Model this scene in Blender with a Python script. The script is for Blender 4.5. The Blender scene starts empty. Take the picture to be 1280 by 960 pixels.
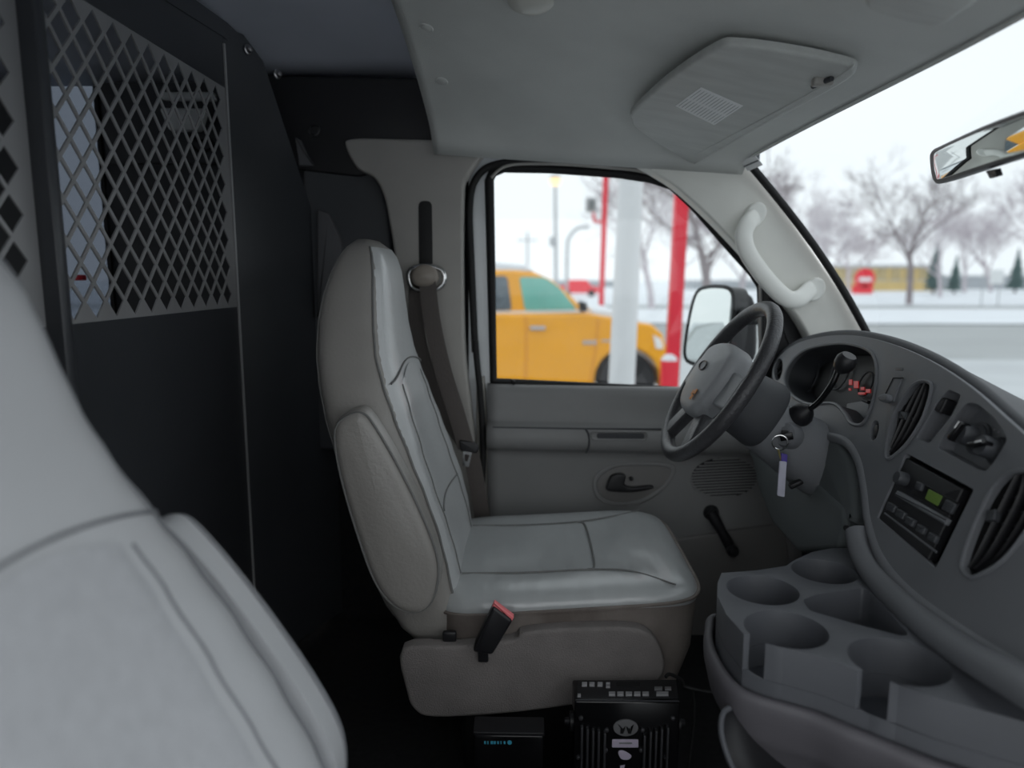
import bpy, bmesh, math, random
from mathutils import Vector, Matrix
V = Vector
scene = bpy.context.scene
COL = scene.collection
random.seed(7)

# ------------------------------------------------------------------ camera, sky, exposure
FPX = 900.0                                   # focal length in pixels of the 1280 x 960 frame
EYE = V((0.0, 0.0, 1.06))                     # cab floor is z = 0, X is the van's forward, Y runs across to the driver's door
PITCH = math.radians(8.53)
YAW = math.radians(1.26)
cam_data = bpy.data.cameras.new('camera')
cam_data.sensor_width = 36.0
cam_data.lens = FPX / 1280.0 * 36.0
cam_data.clip_start = 0.02
cam_data.clip_end = 600
cam_data.dof.use_dof = True
cam_data.dof.focus_distance = 1.45
cam_data.dof.aperture_fstop = 1.9
cam = bpy.data.objects.new('camera', cam_data)
COL.objects.link(cam)
cam.location = EYE
cam.rotation_euler = (math.pi / 2 - PITCH, 0, YAW)
scene.camera = cam

world = bpy.data.worlds.new('overcast_sky')
scene.world = world
world.use_nodes = True
wn = world.node_tree
wn.nodes.clear()
w_out = wn.nodes.new('ShaderNodeOutputWorld')
w_bg = wn.nodes.new('ShaderNodeBackground')
w_tc = wn.nodes.new('ShaderNodeTexCoord')
w_no = wn.nodes.new('ShaderNodeTexNoise')
w_no.inputs['Scale'].default_value = 1.6
w_no.inputs['Detail'].default_value = 3
w_rp = wn.nodes.new('ShaderNodeValToRGB')
w_rp.color_ramp.elements[0].position = 0.3
w_rp.color_ramp.elements[0].color = (0.84, 0.878, 0.905, 1)
w_rp.color_ramp.elements[1].position = 0.7
w_rp.color_ramp.elements[1].color = (0.89, 0.92, 0.94, 1)
w_bg.inputs['Strength'].default_value = 1.5
wn.links.new(w_tc.outputs['Generated'], w_no.inputs['Vector'])
wn.links.new(w_no.outputs['Fac'], w_rp.inputs['Fac'])
wn.links.new(w_rp.outputs['Color'], w_bg.inputs['Color'])
wn.links.new(w_bg.outputs['Background'], w_out.inputs['Surface'])

vs = scene.view_settings
vs.view_transform = 'Standard'
vs.look = 'None'
vs.gamma = 1.0
vs.use_curve_mapping = False
vs.exposure = 0.22

# ------------------------------------------------------------------ picking helpers (read sizes off the photo at a known depth)
_F = V((-math.sin(YAW) * math.cos(PITCH), math.cos(YAW) * math.cos(PITCH), -math.sin(PITCH)))
_R = V((math.cos(YAW), math.sin(YAW), 0))
_U = _R.cross(_F)
def ray(px, py):
    return _F + _R * ((px - 640.0) / FPX) - _U * ((py - 480.0) / FPX)
def atY(px, py, y):
    d = ray(px, py)
    return EYE + d * (y / d.y)
def atX(px, py, x):
    d = ray(px, py)
    return EYE + d * (x / d.x)
def atZ(px, py, z):
    d = ray(px, py)
    return EYE + d * ((z - EYE.z) / d.z)
def onP(px, py, p0, n):
    d = ray(px, py)
    return EYE + d * ((p0 - EYE).dot(n) / d.dot(n))
def LY(pts, y):
    return [atY(a, b, y) for a, b in pts]

# ------------------------------------------------------------------ object helpers
def link(o, parent=None):
    COL.objects.link(o)
    if parent is not None:
        o.parent = parent
        if parent.type == 'EMPTY':
            o.matrix_parent_inverse = Matrix.Translation(parent.location).inverted()
    return o
def tag(o, label=None, cat=None, group=None, kind=None):
    if label: o['label'] = label
    if cat: o['category'] = cat
    if group: o['group'] = group
    if kind: o['kind'] = kind
    return o
def thing(name, label, cat, loc, group=None):
    o = bpy.data.objects.new(name, None)
    o.empty_display_size = 0.05
    o.location = loc
    COL.objects.link(o)
    return tag(o, label, cat, group)
def base(name, loc):                          # an empty of the setting
    o = bpy.data.objects.new(name, None)
    o.empty_display_size = 0.05
    o.location = loc
    COL.objects.link(o)
    o['kind'] = 'structure'
    return o
def mesh(name, verts, faces, mat, parent=None, smooth=True, sharp=38, bevel=0, bseg=2, sub=0, fix=True):
    me = bpy.data.meshes.new(name)
    me.from_pydata([tuple(v) for v in verts], [], faces)
    if fix:
        bm = bmesh.new(); bm.from_mesh(me)
        bmesh.ops.recalc_face_normals(bm, faces=bm.faces)
        bm.to_mesh(me); bm.free()
    return finish(name, me, mat, parent, smooth, sharp, bevel, bseg, sub)
def finish(name, me, mat, parent=None, smooth=True, sharp=38, bevel=0, bseg=2, sub=0):
    if smooth:
        me.polygons.foreach_set('use_smooth', [True] * len(me.polygons))
        me.set_sharp_from_angle(angle=math.radians(sharp))
    me.materials.append(mat)
    o = bpy.data.objects.new(name, me)
    link(o, parent)
    if bevel:
        m = o.modifiers.new('bevel', 'BEVEL'); m.width = bevel; m.segments = bseg
        m.limit_method = 'ANGLE'; m.angle_limit = math.radians(40)
    if sub:
        m = o.modifiers.new('subdivision', 'SUBSURF'); m.levels = sub; m.render_levels = sub
    return o
def cr(pts, n=6, closed=True):                # Catmull-Rom through the points
    pts = [V(p) for p in pts]; m = len(pts); out = []
    for i in range(m if closed else m - 1):
        if closed:
            a, b, c, d = pts[i - 1], pts[i], pts[(i + 1) % m], pts[(i + 2) % m]
        else:
            a, b, c, d = pts[max(i - 1, 0)], pts[i], pts[i + 1], pts[min(i + 2, m - 1)]
        for k in range(n):
            t = k / n
            out.append(0.5 * ((2 * b) + (c - a) * t + (2 * a - 5 * b + 4 * c - d) * t * t + (3 * b - a - 3 * c + d) * t ** 3))
    if not closed: out.append(pts[-1].copy())
    return out
def fillet(pts, r, n=4):                      # round the corners of a closed polygon
    pts = [V(p) for p in pts]; m = len(pts); out = []
    for i in range(m):
        p, a, b = pts[i], pts[i - 1], pts[(i + 1) % m]
        da, db = (a - p), (b - p)
        q = min(r, da.length * .45, db.length * .45)
        s, e = p + da.normalized() * q, p + db.normalized() * q
        for k in range(n + 1):
            t = k / n
            out.append(s * (1 - t) ** 2 + p * 2 * t * (1 - t) + e * t * t)
    return out
def axes(n):
    n = n.normalized()
    h = V((0, 0, 1)) if abs(n.z) < 0.9 else V((1, 0, 0))
    e1 = h.cross(n).normalized()
    return e1, n.cross(e1), n
def flat2d(pts, n):
    e1, e2, n = axes(n)
    o = sum(pts, V((0, 0, 0))) / len(pts)
    q = [((p - o).dot(e1), (p - o).dot(e2), (p - o).dot(n)) for p in pts]
    ar = sum(q[i - 1][0] * q[i][1] - q[i][0] * q[i - 1][1] for i in range(len(q)))
    if ar < 0: q = q[::-1]
    return o, e1, e2, n, q
def inset(q, d):
    m = len(q); out = []
    for i in range(m):
        ax, ay = q[i][0] - q[i - 1][0], q[i][1] - q[i - 1][1]
        bx, by = q[(i + 1) % m][0] - q[i][0], q[(i + 1) % m][1] - q[i][1]
        la, lb = math.hypot(ax, ay) or 1e-9, math.hypot(bx, by) or 1e-9
        nx, ny = -ay / la - by / lb, ax / la + bx / lb
        l = math.hypot(nx, ny) or 1e-9
        nx, ny = nx / l, ny / l
        c = max(0.5, nx * (-ay / la) + ny * (ax / la))
        out.append((q[i][0] + nx * d / c, q[i][1] + ny * d / c, q[i][2]))
    return out
def puff(name, pts, n, h, r, mat, parent=None, bulge=0, steps=4, sharp=38, rings=5, sub=0):
    """a solid slab over an outline: height h along n, edge rounded by r, face bulged"""
    o, e1, e2, n, q = flat2d([V(p) for p in pts], n)
    m = len(q); L = []
    L.append([(a, b, c) for a, b, c in q])
    for k in range(steps + 1):
        t = k / steps * math.pi / 2
        L.append([(a, b, c + h - r + r * math.sin(t)) for a, b, c in inset(q, r * (1 - math.cos(t)))])
    if bulge:
        top = L[-1]
        for k in range(1, rings):
            s = 1 - k / rings
            L.append([(a * s, b * s, c * s * s + (1 - s * s) * h + bulge * (1 - s * s)) for a, b, c in top])
    vs_ = [o + e1 * a + e2 * b + n * c for ring in L for a, b, c in ring]
    f = []
    for j in range(len(L) - 1):
        for i in range(m):
            k = (i + 1) % m
            f.append((j * m + i, j * m + k, (j + 1) * m + k, (j + 1) * m + i))
    if bulge:
        vs_.append(o + n * (h + bulge)); c = len(vs_) - 1; z = (len(L) - 1) * m
        for i in range(m): f.append((z + i, z + (i + 1) % m, c))
    else:
        f.append(tuple((len(L) - 1) * m + i for i in range(m)))
    f.append(tuple(range(m))[::-1])
    return mesh(name, vs_, f, mat, parent, sharp=sharp, sub=sub)
def plate(name, outer, holes, n, thick, mat, parent=None, bevel=0, smooth=True, lip=0):
    """flat sheet with real holes; front face through the outline, body behind it (along -n)"""
    bm = bmesh.new(); es = []
    for loop in [outer] + holes:
        vs_ = [bm.verts.new(p) for p in loop]
        for i in range(len(vs_)):
            es.append(bm.edges.new((vs_[i - 1], vs_[i])))
    bmesh.ops.triangle_fill(bm, use_beauty=True, use_dissolve=False, edges=es, normal=n)
    bmesh.ops.recalc_face_normals(bm, faces=bm.faces)
    if bm.faces and sum((f.normal.dot(n) * f.calc_area() for f in bm.faces)) < 0:
        bmesh.ops.reverse_faces(bm, faces=bm.faces)
    ret = bmesh.ops.extrude_face_region(bm, geom=list(bm.faces))
    mv = [g for g in ret['geom'] if isinstance(g, bmesh.types.BMVert)]
    # extruded copy becomes the front; the old verts are pushed back
    mvs = set(mv)
    for v in bm.verts:
        if v not in mvs: v.co -= n.normalized() * thick
    bmesh.ops.recalc_face_normals(bm, faces=bm.faces)
    if lip:                                   # round only the front rim
        rim_e = [e for e in bm.edges if e.verts[0] in mvs and e.verts[1] in mvs and len(e.link_faces) == 2 and e.calc_face_angle(0) > .5]
        bmesh.ops.bevel(bm, geom=rim_e, offset=lip, segments=3, affect='EDGES', profile=.5, clamp_overlap=True)
    me = bpy.data.meshes.new(name); bm.to_mesh(me); bm.free()
    return finish(name, me, mat, parent, smooth, 30, bevel)
def well(name, loop, n, depth, mat, parent=None, scale=1.0):
    """walls and floor of a recess behind an outline"""
    loop = [V(p) for p in loop]; m = len(loop); n = n.normalized()
    c = sum(loop, V((0, 0, 0))) / m
    lo = [c + (p - c) * scale - n * depth for p in loop]
    vs_ = loop + lo
    f = [(i, (i + 1) % m, m + (i + 1) % m, m + i) for i in range(m)] + [tuple(range(m, 2 * m))]
    return mesh(name, vs_, f, mat, parent, fix=False)
def tube(name, pts, r, mat, parent=None, seg=8, closed=False, flat=1.0, up=None, sub=0):
    vs_, f = tube_geo(pts, r, seg, closed, flat, up)
    return mesh(name, vs_, f, mat, parent, sharp=50, sub=sub)
def tube_geo(pts, r, seg=8, closed=False, flat=1.0, up=None, off=0):
    pts = [V(p) for p in pts]; m = len(pts); vs_ = []; f = []; prev = None
    for i, p in enumerate(pts):
        if closed: t = pts[(i + 1) % m] - pts[i - 1]
        else: t = pts[min(i + 1, m - 1)] - pts[max(i - 1, 0)]
        t.normalize()
        if prev is None:
            h = up if up is not None else (V((0, 0, 1)) if abs(t.z) < .9 else V((1, 0, 0)))
        else: h = up if up is not None else prev
        a = (h - t * h.dot(t))
        if a.length < 1e-6: a = t.orthogonal()
        a.normalize(); b = t.cross(a); prev = a
        rr = r[i] if isinstance(r, (list, tuple)) else r
        for k in range(seg):
            w = 2 * math.pi * k / seg
            vs_.append(p + a * (rr * math.cos(w)) + b * (rr * flat * math.sin(w)))
    for i in range(m if closed else m - 1):
        j = (i + 1) % m
        for k in range(seg):
            l = (k + 1) % seg
            f.append((off + i * seg + k, off + i * seg + l, off + j * seg + l, off + j * seg + k))
    if not closed:
        f.append(tuple(off + k for k in range(seg))[::-1]); f.append(tuple(off + (m - 1) * seg + k for k in range(seg)))
    return vs_, f
def lathe(name, c, axis, prof, mat, parent=None, seg=24, sharp=38):
    e1, e2, n = axes(V(axis)); vs_ = []; f = []
    for r, h in prof:
        for k in range(seg):
            w = 2 * math.pi * k / seg
            vs_.append(V(c) + n * h + (e1 * math.cos(w) + e2 * math.sin(w)) * max(r, 1e-5))
    for j in range(len(prof) - 1):
        for k in range(seg):
            l = (k + 1) % seg
            f.append((j * seg + k, j * seg + l, (j + 1) * seg + l, (j + 1) * seg + k))
    f.append(tuple(range(seg))[::-1]); f.append(tuple((len(prof) - 1) * seg + k for k in range(seg)))
    return mesh(name, vs_, f, mat, parent, sharp=sharp)
def rbox(name, c, size, mat, parent=None, ax=None, r=0.0, seg=2):
    a = ax or (V((1, 0, 0)), V((0, 1, 0)), V((0, 0, 1)))
    c = V(c); vs_ = []
    for sx in (-.5, .5):
        for sy in (-.5, .5):
            for sz in (-.5, .5):
                vs_.append(c + a[0] * size[0] * sx + a[1] * size[1] * sy + a[2] * size[2] * sz)
    f = [(0, 1, 3, 2), (4, 6, 7, 5), (0, 4, 5, 1), (2, 3, 7, 6), (0, 2, 6, 4), (1, 5, 7, 3)]
    me = bpy.data.meshes.new(name); me.from_pydata([tuple(v) for v in vs_], [], f)
    bm = bmesh.new(); bm.from_mesh(me)
    bmesh.ops.recalc_face_normals(bm, faces=bm.faces)
    if r:
        bmesh.ops.bevel(bm, geom=list(bm.edges), offset=r, segments=seg, affect='EDGES', profile=.5)
    bm.to_mesh(me); bm.free()
    return finish(name, me, mat, parent, bool(r), 60)
def prism(name, pts, n, thick, mat, parent=None, bevel=0):   # extruded polygon, body behind the outline along -n
    return plate(name, [V(p) for p in pts], [], V(n), thick, mat, parent, bevel)
def grid(name, fn, nu, nv, mat, parent=None, closeu=False, solid=0, sub=0, caps=False, sharp=50, fix=True):
    vs_ = [V(fn(i / (nu if closeu else nu - 1), j / (nv - 1))) for j in range(nv) for i in range(nu)]
    f = []
    for j in range(nv - 1):
        for i in range(nu if closeu else nu - 1):
            k = (i + 1) % nu
            f.append((j * nu + i, j * nu + k, (j + 1) * nu + k, (j + 1) * nu + i))
    if caps:
        f.append(tuple(range(nu))[::-1]); f.append(tuple((nv - 1) * nu + i for i in range(nu)))
    o = mesh(name, vs_, f, mat, parent, sharp=sharp, sub=0, fix=fix)
    if solid:
        m = o.modifiers.new('solidify', 'SOLIDIFY'); m.thickness = solid; m.offset = 0
    if sub:
        m = o.modifiers.new('subdivision', 'SUBSURF'); m.levels = sub; m.render_levels = sub
    return o
def sgnpow(a, p): return math.copysign(abs(a) ** p, a)
def lerp(a, b, t): return a + (b - a) * t
def interp(tab, x):                           # rows (x, a, b, ...)
    if x <= tab[0][0]: return tab[0][1:]
    for p, q in zip(tab, tab[1:]):
        if x <= q[0]:
            t = (x - p[0]) / (q[0] - p[0]); t = t * t * (3 - 2 * t) * .35 + t * .65
            return tuple(lerp(a, b, t) for a, b in zip(p[1:], q[1:]))
    return tab[-1][1:]

# ------------------------------------------------------------------ materials
def lin(c):
    c = c / 255.0
    return c / 12.92 if c <= .04045 else ((c + .055) / 1.055) ** 2.4
def mat(name, rgb, rough=.6, var=.12, vscale=6, bump=0.0, bscale=300, metal=0, spec=.5, coat=0, stretch=None, bdetail=2, emit=0, dirt=None, vdetail=4, bdist=.004):
    m = bpy.data.materials.new(name); m.use_nodes = True
    nt = m.node_tree; N = nt.nodes; Lk = nt.links
    b = N['Principled BSDF']
    col = tuple(lin(c) for c in rgb)
    b.inputs['Roughness'].default_value = rough
    b.inputs['Metallic'].default_value = metal
    b.inputs['Specular IOR Level'].default_value = spec
    b.inputs['Coat Weight'].default_value = coat
    tc = N.new('ShaderNodeTexCoord'); src = tc.outputs['Object']
    if stretch:
        mp = N.new('ShaderNodeMapping'); mp.inputs['Scale'].default_value = stretch
        Lk.new(src, mp.inputs['Vector']); src = mp.outputs['Vector']
    n1 = N.new('ShaderNodeTexNoise'); n1.inputs['Scale'].default_value = vscale; n1.inputs['Detail'].default_value = vdetail
    Lk.new(src, n1.inputs['Vector'])
    rp = N.new('ShaderNodeValToRGB')
    rp.color_ramp.elements[0].position = .3; rp.color_ramp.elements[1].position = .72
    lo = dirt and tuple(lin(c) for c in dirt) or tuple(c * (1 - var) for c in col)
    hi = tuple(min(1, c * (1 + var)) for c in col)
    rp.color_ramp.elements[0].color = (*lo, 1); rp.color_ramp.elements[1].color = (*hi, 1)
    Lk.new(n1.outputs['Fac'], rp.inputs['Fac']); Lk.new(rp.outputs['Color'], b.inputs['Base Color'])
    if bump:
        n2 = N.new('ShaderNodeTexNoise'); n2.inputs['Scale'].default_value = bscale; n2.inputs['Detail'].default_value = bdetail
        bp = N.new('ShaderNodeBump'); bp.inputs['Strength'].default_value = bump; bp.inputs['Distance'].default_value = bdist
        Lk.new(src, n2.inputs['Vector']); Lk.new(n2.outputs['Fac'], bp.inputs['Height']); Lk.new(bp.outputs['Normal'], b.inputs['Normal'])
    if emit:
        b.inputs['Emission Color'].default_value = (*col, 1); b.inputs['Emission Strength'].default_value = emit
    return m
def glass_mat(name, tint, refl=.05, rough=0.0):
    m = bpy.data.materials.new(name); m.use_nodes = True
    nt = m.node_tree; nt.nodes.clear()
    o = nt.nodes.new('ShaderNodeOutputMaterial'); mx = nt.nodes.new('ShaderNodeMixShader')
    t = nt.nodes.new('ShaderNodeBsdfTransparent'); g = nt.nodes.new('ShaderNodeBsdfGlossy')
    lw = nt.nodes.new('ShaderNodeLayerWeight'); lw.inputs['Blend'].default_value = .5
    pw = nt.nodes.new('ShaderNodeMath'); pw.operation = 'POWER'; pw.inputs[1].default_value = 5
    fr = nt.nodes.new('ShaderNodeMath'); fr.operation = 'MULTIPLY_ADD'; fr.inputs[1].default_value = .6; fr.inputs[2].default_value = refl
    nt.links.new(lw.outputs['Facing'], pw.inputs[0]); nt.links.new(pw.outputs[0], fr.inputs[0])
    t.inputs['Color'].default_value = (*tint, 1); g.inputs['Roughness'].default_value = rough
    g.inputs['Color'].default_value = (1, 1, 1, 1)
    nt.links.new(fr.outputs[0], mx.inputs['Fac'])
    nt.links.new(t.outputs[0], mx.inputs[1]); nt.links.new(g.outputs[0], mx.inputs[2])
    nt.links.new(mx.outputs[0], o.inputs['Surface'])
    return m
M = {}
def add(k, *a, **kw): M[k] = mat(k, *a, **kw)
add('headliner', (214, 216, 213), .62, .07, 5, .25, 500)
add('visor_vinyl', (200, 202, 199), .5, .08, 9, .3, 260, stretch=(1, 4, 1))
add('cargo_roof_paint', (206, 211, 224), .5, .06, 3)
add('pillar_plastic', (166, 163, 158), .48, .06, 7, .15, 500)
add('pillar_lit', (228, 228, 222), .5, .05, 6, .15, 500)  # windshield and door light on the pillar put into the colour
add('handle_lit', (236, 237, 232), .5, .04, 8, .1, 500)  # lightened like the pillar, with the light on it in the colour
add('door_plastic', (136, 136, 136), .5, .06, 5, .25, 600)
add('door_lower', (124, 122, 121), .55, .06, 5, .25, 600)
add('dash_plastic', (108, 110, 114), .5, .06, 8, .22, 700)
add('dash_dark', (60, 62, 66), .6, .08, 8, .2, 700)
add('knee_plastic', (88, 93, 94), .55, .07, 6, .2, 700)
add('black_plastic', (28, 28, 31), .45, .1, 8, .1, 600)
add('deep_black', (13, 13, 15), .6, .1, 8)
add('gloss_black', (18, 18, 20), .22, .05, 8)
add('rubber', (20, 20, 21), .65, .1, 20)
add('vinyl', (186, 188, 189), .28, .07, 5, .22, 110, bdetail=4, spec=.8)  # front covers lighter than the sides; windshield light put into the colour
add('vinyl_pad', (168, 171, 172), .28, .05, 5, .5, 10, bdetail=1.5, spec=.8, stretch=(1.6, .5, 1), bdist=.02)
add('vinyl_side', (146, 143, 139), .36, .08, 5, .22, 160, bdetail=4)
add('vinyl_pale', (184, 186, 189), .48, .04, 5, .12, 200)
add('cloth_pale', (182, 184, 188), .85, .05, 60, .5, 420)
add('seam', (112, 112, 111), .6, .1, 30)
add('seam_pale', (120, 122, 126), .6, .1, 30)
add('cushion_side', (124, 117, 112), .65, .12, 9, .25, 130, dirt=(98, 90, 85))
add('seat_shield', (124, 119, 117), .85, .12, 14, .5, 320)
add('carpet', (34, 34, 36), .95, .35, 60, .9, 500)
add('partition_paint', (64, 66, 70), .33, .1, 4, .04, 300, spec=.4)
add('mesh_lit', (148, 148, 149), .36, .08, 5)  # light caught by the black strands put into a lighter colour
add('steel', (170, 170, 172), .3, .06, 10, metal=1)
add('chrome', (205, 205, 205), .15, .03, 10, metal=1)
add('mirror_glass', (225, 230, 228), .02, .0, 5, metal=1)
add('belt', (98, 92, 89), .75, .1, 10, .5, 500, stretch=(1, 1, .2))
add('belt_cover', (152, 143, 134), .45, .06, 9)
add('buckle_button', (232, 120, 124), .4, .08, 20)
add('label_paper', (246, 247, 247), .6, .03, 20)
add('ink', (120, 124, 126), .7, .05, 20)
add('label_orange', (205, 130, 50), .6, .1, 20)
add('wheel_leather', (62, 62, 65), .42, .35, 14, .35, 200)
add('wheel_spoke', (150, 152, 155), .5, .07, 12, .2, 400)
add('column_plastic', (112, 114, 118), .5, .06, 9, .2, 600)
add('lcd_green', (92, 118, 52), .4, .04, 20, emit=.06)
add('red_led', (190, 30, 30), .4, .02, 20, emit=.16)
add('button_grey', (62, 64, 68), .45, .05, 10)
add('button_pale', (150, 150, 152), .5, .05, 20)
add('fin_grey', (84, 84, 88), .4, .05, 20, metal=.6)
add('badge_grey', (120, 120, 122), .4, .05, 20)
add('cyan_ink', (70, 170, 200), .5, .03, 20)
add('lilac_label', (205, 195, 215), .5, .03, 20)
add('console_plastic', (84, 86, 91), .46, .06, 9, .2, 700)
add('console_skirt', (90, 88, 93), .5, .05, 9, .2, 700)
add('console_well_shade', (62, 64, 70), .4, .1, 9, .1, 300)  # same plastic as the tray; shade inside the wells put into the colour
add('dome_lens', (205, 205, 198), .3, .04, 20)
add('van_white', (226, 230, 232), .3, .02, 4, coat=.3)
add('wall_grey', (72, 74, 78), .6, .08, 5)
add('wall_mid', (92, 92, 95), .6, .08, 5)
add('wall_pale', (150, 156, 166), .55, .05, 5)
add('key_tag', (190, 190, 205), .5, .06, 30)
add('purple', (84, 70, 150), .5, .06, 30)
add('brass', (190, 175, 120), .3, .05, 30, metal=1)
# outside
add('lot_bounce', (166, 168, 170), .6, .2, .8, .3, 20)  # near lot; grey chosen for the light it bounces into the cab
add('snow', (232, 236, 240), .8, .05, .8, .5, 3)
add('slush', (196, 200, 202), .75, .10, .5, .4, 3)
add('road', (166, 170, 170), .6, .08, .35, .2, 8)
add('taxi_yellow', (248, 172, 18), .35, .04, 2, coat=.4)
add('truck_glass', (120, 190, 175), .1, .1, 3)
add('truck_glass_dark', (92, 104, 112), .15, .4, 14)
add('tyre', (38, 38, 40), .8, .15, 10)
add('pole_white', (228, 229, 230), .5, .03, 2)
add('pole_red', (232, 40, 62), .45, .05, 2)
add('pole_grey', (182, 184, 186), .6, .06, 4)
add('lamp_glow', (255, 214, 150), .4, 0, 4, emit=1.7)
add('bark', (150, 140, 142), .9, .12, 6)
add('bark_haze', (196, 188, 192), .9, .1, 6)  # paler bark copy; haze over the distant trees put into the colour
add('conifer', (88, 108, 106), .9, .2, 3)
add('facade', (222, 196, 138), .8, .05, 1)
add('facade_roof', (206, 208, 210), .8, .05, 1)
add('facade_pane', (190, 172, 130), .4, .15, 1)
add('sign_red', (236, 52, 66), .5, .05, 1)
add('sign_white', (236, 238, 238), .5, .03, 1)
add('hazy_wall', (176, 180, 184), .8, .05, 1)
M['door_glass'] = glass_mat('door_glass', (.81, .83, .835), .025)
M['windshield_glass'] = glass_mat('windshield_glass', (.645, .675, .688))
M['slit_glass'] = glass_mat('slit_glass', (.26, .28, .31))
# ------------------------------------------------------------------ the setting: cab shell
YC = 1.17                                     # centre line of the van
def xf(y): return .56 + .10 * (1 - ((y - YC) / .78) ** 2)
def camb(y): return 1 - min(1, abs((y - YC) / .80)) ** 2.5
def zh(x, y):
    t = min(1.0, max(0.0, (x + .25) / (xf(y) + .25)))
    return lerp(1.417, 1.363, t) + lerp(.20, .05, t) * camb(y)
def on_head(px, py, off=0.0):
    d = ray(px, py); s = .6
    for _ in range(4000):
        p = EYE + d * s
        if p.z >= zh(p.x, p.y) - off: return p
        s += .001
    return p

# floor of cab and cargo bay
fl = rbox('floor', (-1.2, 1.15, -.03), (4.4, 2.1, .06), M['carpet']); tag(fl, kind='structure')
# headliner over the cab
def head_fn(u, v):
    y = lerp(.37, 1.975, v)
    x = lerp(-.25 - .02 * camb(y), xf(min(max(y, .39), 1.95)) + .004, u)
    z = zh(x, y)
    if y > 1.9: z -= .035 * ((y - 1.9) / .075) ** 2
    return (x, y, z)
hl = grid('ceiling', head_fn, 40, 60, M['headliner'], solid=.012); tag(hl, kind='structure')
def head_n(p, e=.01):
    return V(((zh(p.x + e, p.y) - zh(p.x - e, p.y)) / (2 * e), (zh(p.x, p.y + e) - zh(p.x, p.y - e)) / (2 * e), -1)).normalized()
for px, py in ((533, 34), (552, 101)):
    p = on_head(px, py, .006)
    lathe('trim_button', p, head_n(p), [(.0155, -.008), (.0155, .001), (.0135, .003), (.0115, .0025), (.010, .0035), (.001, .004)], M['headliner'], hl, 20)
# steel roof above, seen behind the headliner
def roof_fn(u, v):
    x = lerp(-3.2, .66, u); y = lerp(.12, 2.13, v)
    return (x, y, 1.60 + .09 * (1 - abs((y - YC) / .96) ** 3))
rf = grid('ceiling_rear', roof_fn, 12, 16, M['cargo_roof_paint'], solid=.01); tag(rf, kind='structure')
# left wall of the cargo bay and the roof rail
wl = base('wall_left', (-1.9, 2.14, 0))
rbox('wall_panel', (-.935, 2.155, .75), (.61, .03, 1.8), M['wall_grey'], wl)
rbox('wall_panel', (-2.32, 2.155, .75), (1.84, .03, 1.8), M['wall_grey'], wl)
rbox('wall_panel', (-1.32, 2.155, .22), (.16, .03, .75), M['wall_grey'], wl)
rbox('wall_panel', (-.36, 2.135, .68), (.52, .03, 1.5), M['carpet'], wl)
w2 = base('window_2', (-1.32, 2.15, .6))
rbox('window_pane', (-1.32, 2.155, 1.10), (.16, .006, 1.02), M['slit_glass'], w2)
for dx in (-.082, .082): rbox('window_frame', (-1.32 + dx, 2.145, 1.10), (.012, .03, 1.02), M['rubber'], w2)
rbox('wall_rib', (-2.1, 2.10, .8), (.10, .07, 1.5), M['wall_grey'], wl, r=.012)
rbox('wall_rib', (-2.8, 2.10, .8), (.10, .07, 1.5), M['wall_grey'], wl, r=.012)
puff('roof_rail', fillet(LY([(300, 96), (536, 100), (556, 200), (450, 222), (300, 205)], 2.06), .01), V((0, -1, 0)), .02, .006, M['black_plastic'], wl)
lathe('rail_plug', atY(393, 163, 2.035), V((0, -1, 0)), [(.017, -.004), (.017, .004), (.012, .006), (.010, .003), (.001, .003)], M['black_plastic'], wl, 18)
puff('body_panel', fillet(LY([(383, 207), (475, 217), (488, 262), (494, 340), (500, 560), (383, 560)], 2.08), .02), V((0, -1, 0)), .03, .01, M['wall_grey'], wl)
puff('body_gusset', fillet(LY([(398, 262), (412, 266), (428, 300), (434, 360), (398, 400)], 2.045), .01), V((0, -1, 0)), .015, .005, M['wall_mid'], wl)
puff('body_clip', fillet(LY([(370, 172), (377, 176), (386, 196), (394, 208), (375, 208)], 2.036), .004), V((0, -1, 0)), .01, .003, M['wall_mid'], wl)
# rear end and right wall of the bay
wr = base('wall_rear', (-3.2, 1.15, 0))
rbox('door_leaf', (-3.2, .62, .35), (.05, 1.0, .8), M['wall_grey'], wr)
rbox('door_leaf', (-3.2, 1.66, .35), (.05, 1.0, .8), M['wall_grey'], wr)
rbox('door_header', (-3.2, 1.14, 1.5), (.05, 2.05, .25), M['wall_grey'], wr)
rbox('door_post', (-3.2, 1.14, 1.06), (.06, .3, .66), M['wall_grey'], wr)
ww = rbox('wall_right', (-1.98, .13, .75), (2.45, .03, 1.8), M['wall_grey']); tag(ww, kind='structure')

# driver's door: painted shell with the window hole, pane, seals, trim panel
YD = 2.08
WIN = [(611.7, 226), (616, 216), (630, 210), (690, 211), (773, 217), (813, 223), (840, 232), (867, 257), (893, 287), (913, 310), (940, 340), (951, 358), (953, 420), (953, 494), (833, 488), (617, 476)]
door = base('door_1', (.3, YD, .0))
win3 = LY(WIN, YD)
plate('door_shell', LY([(586, 192), (800, 192), (905, 205), (1062, 415), (1062, 900), (586, 900)], YD), [win3], V((0, -1, 0)), .03, M['van_white'], door)
lightpane = prism('window_pane', LY([(x, y) for x, y in WIN], YD + .02), V((0, -1, 0)), .004, M['door_glass'], door)
tube('window_seal', [p + V((0, -.004, 0)) for p in win3], .0135, M['rubber'], door, 8, True, flat=.8)
tube('frame_bead', cr(LY([(594, 440), (589, 330), (587, 258), (596, 222), (622, 205), (680, 202), (770, 207), (815, 214), (850, 232), (905, 290), (950, 344), (985, 392)], YD - .02), 6, False), .010, M['rubber'], door, 8)
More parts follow.
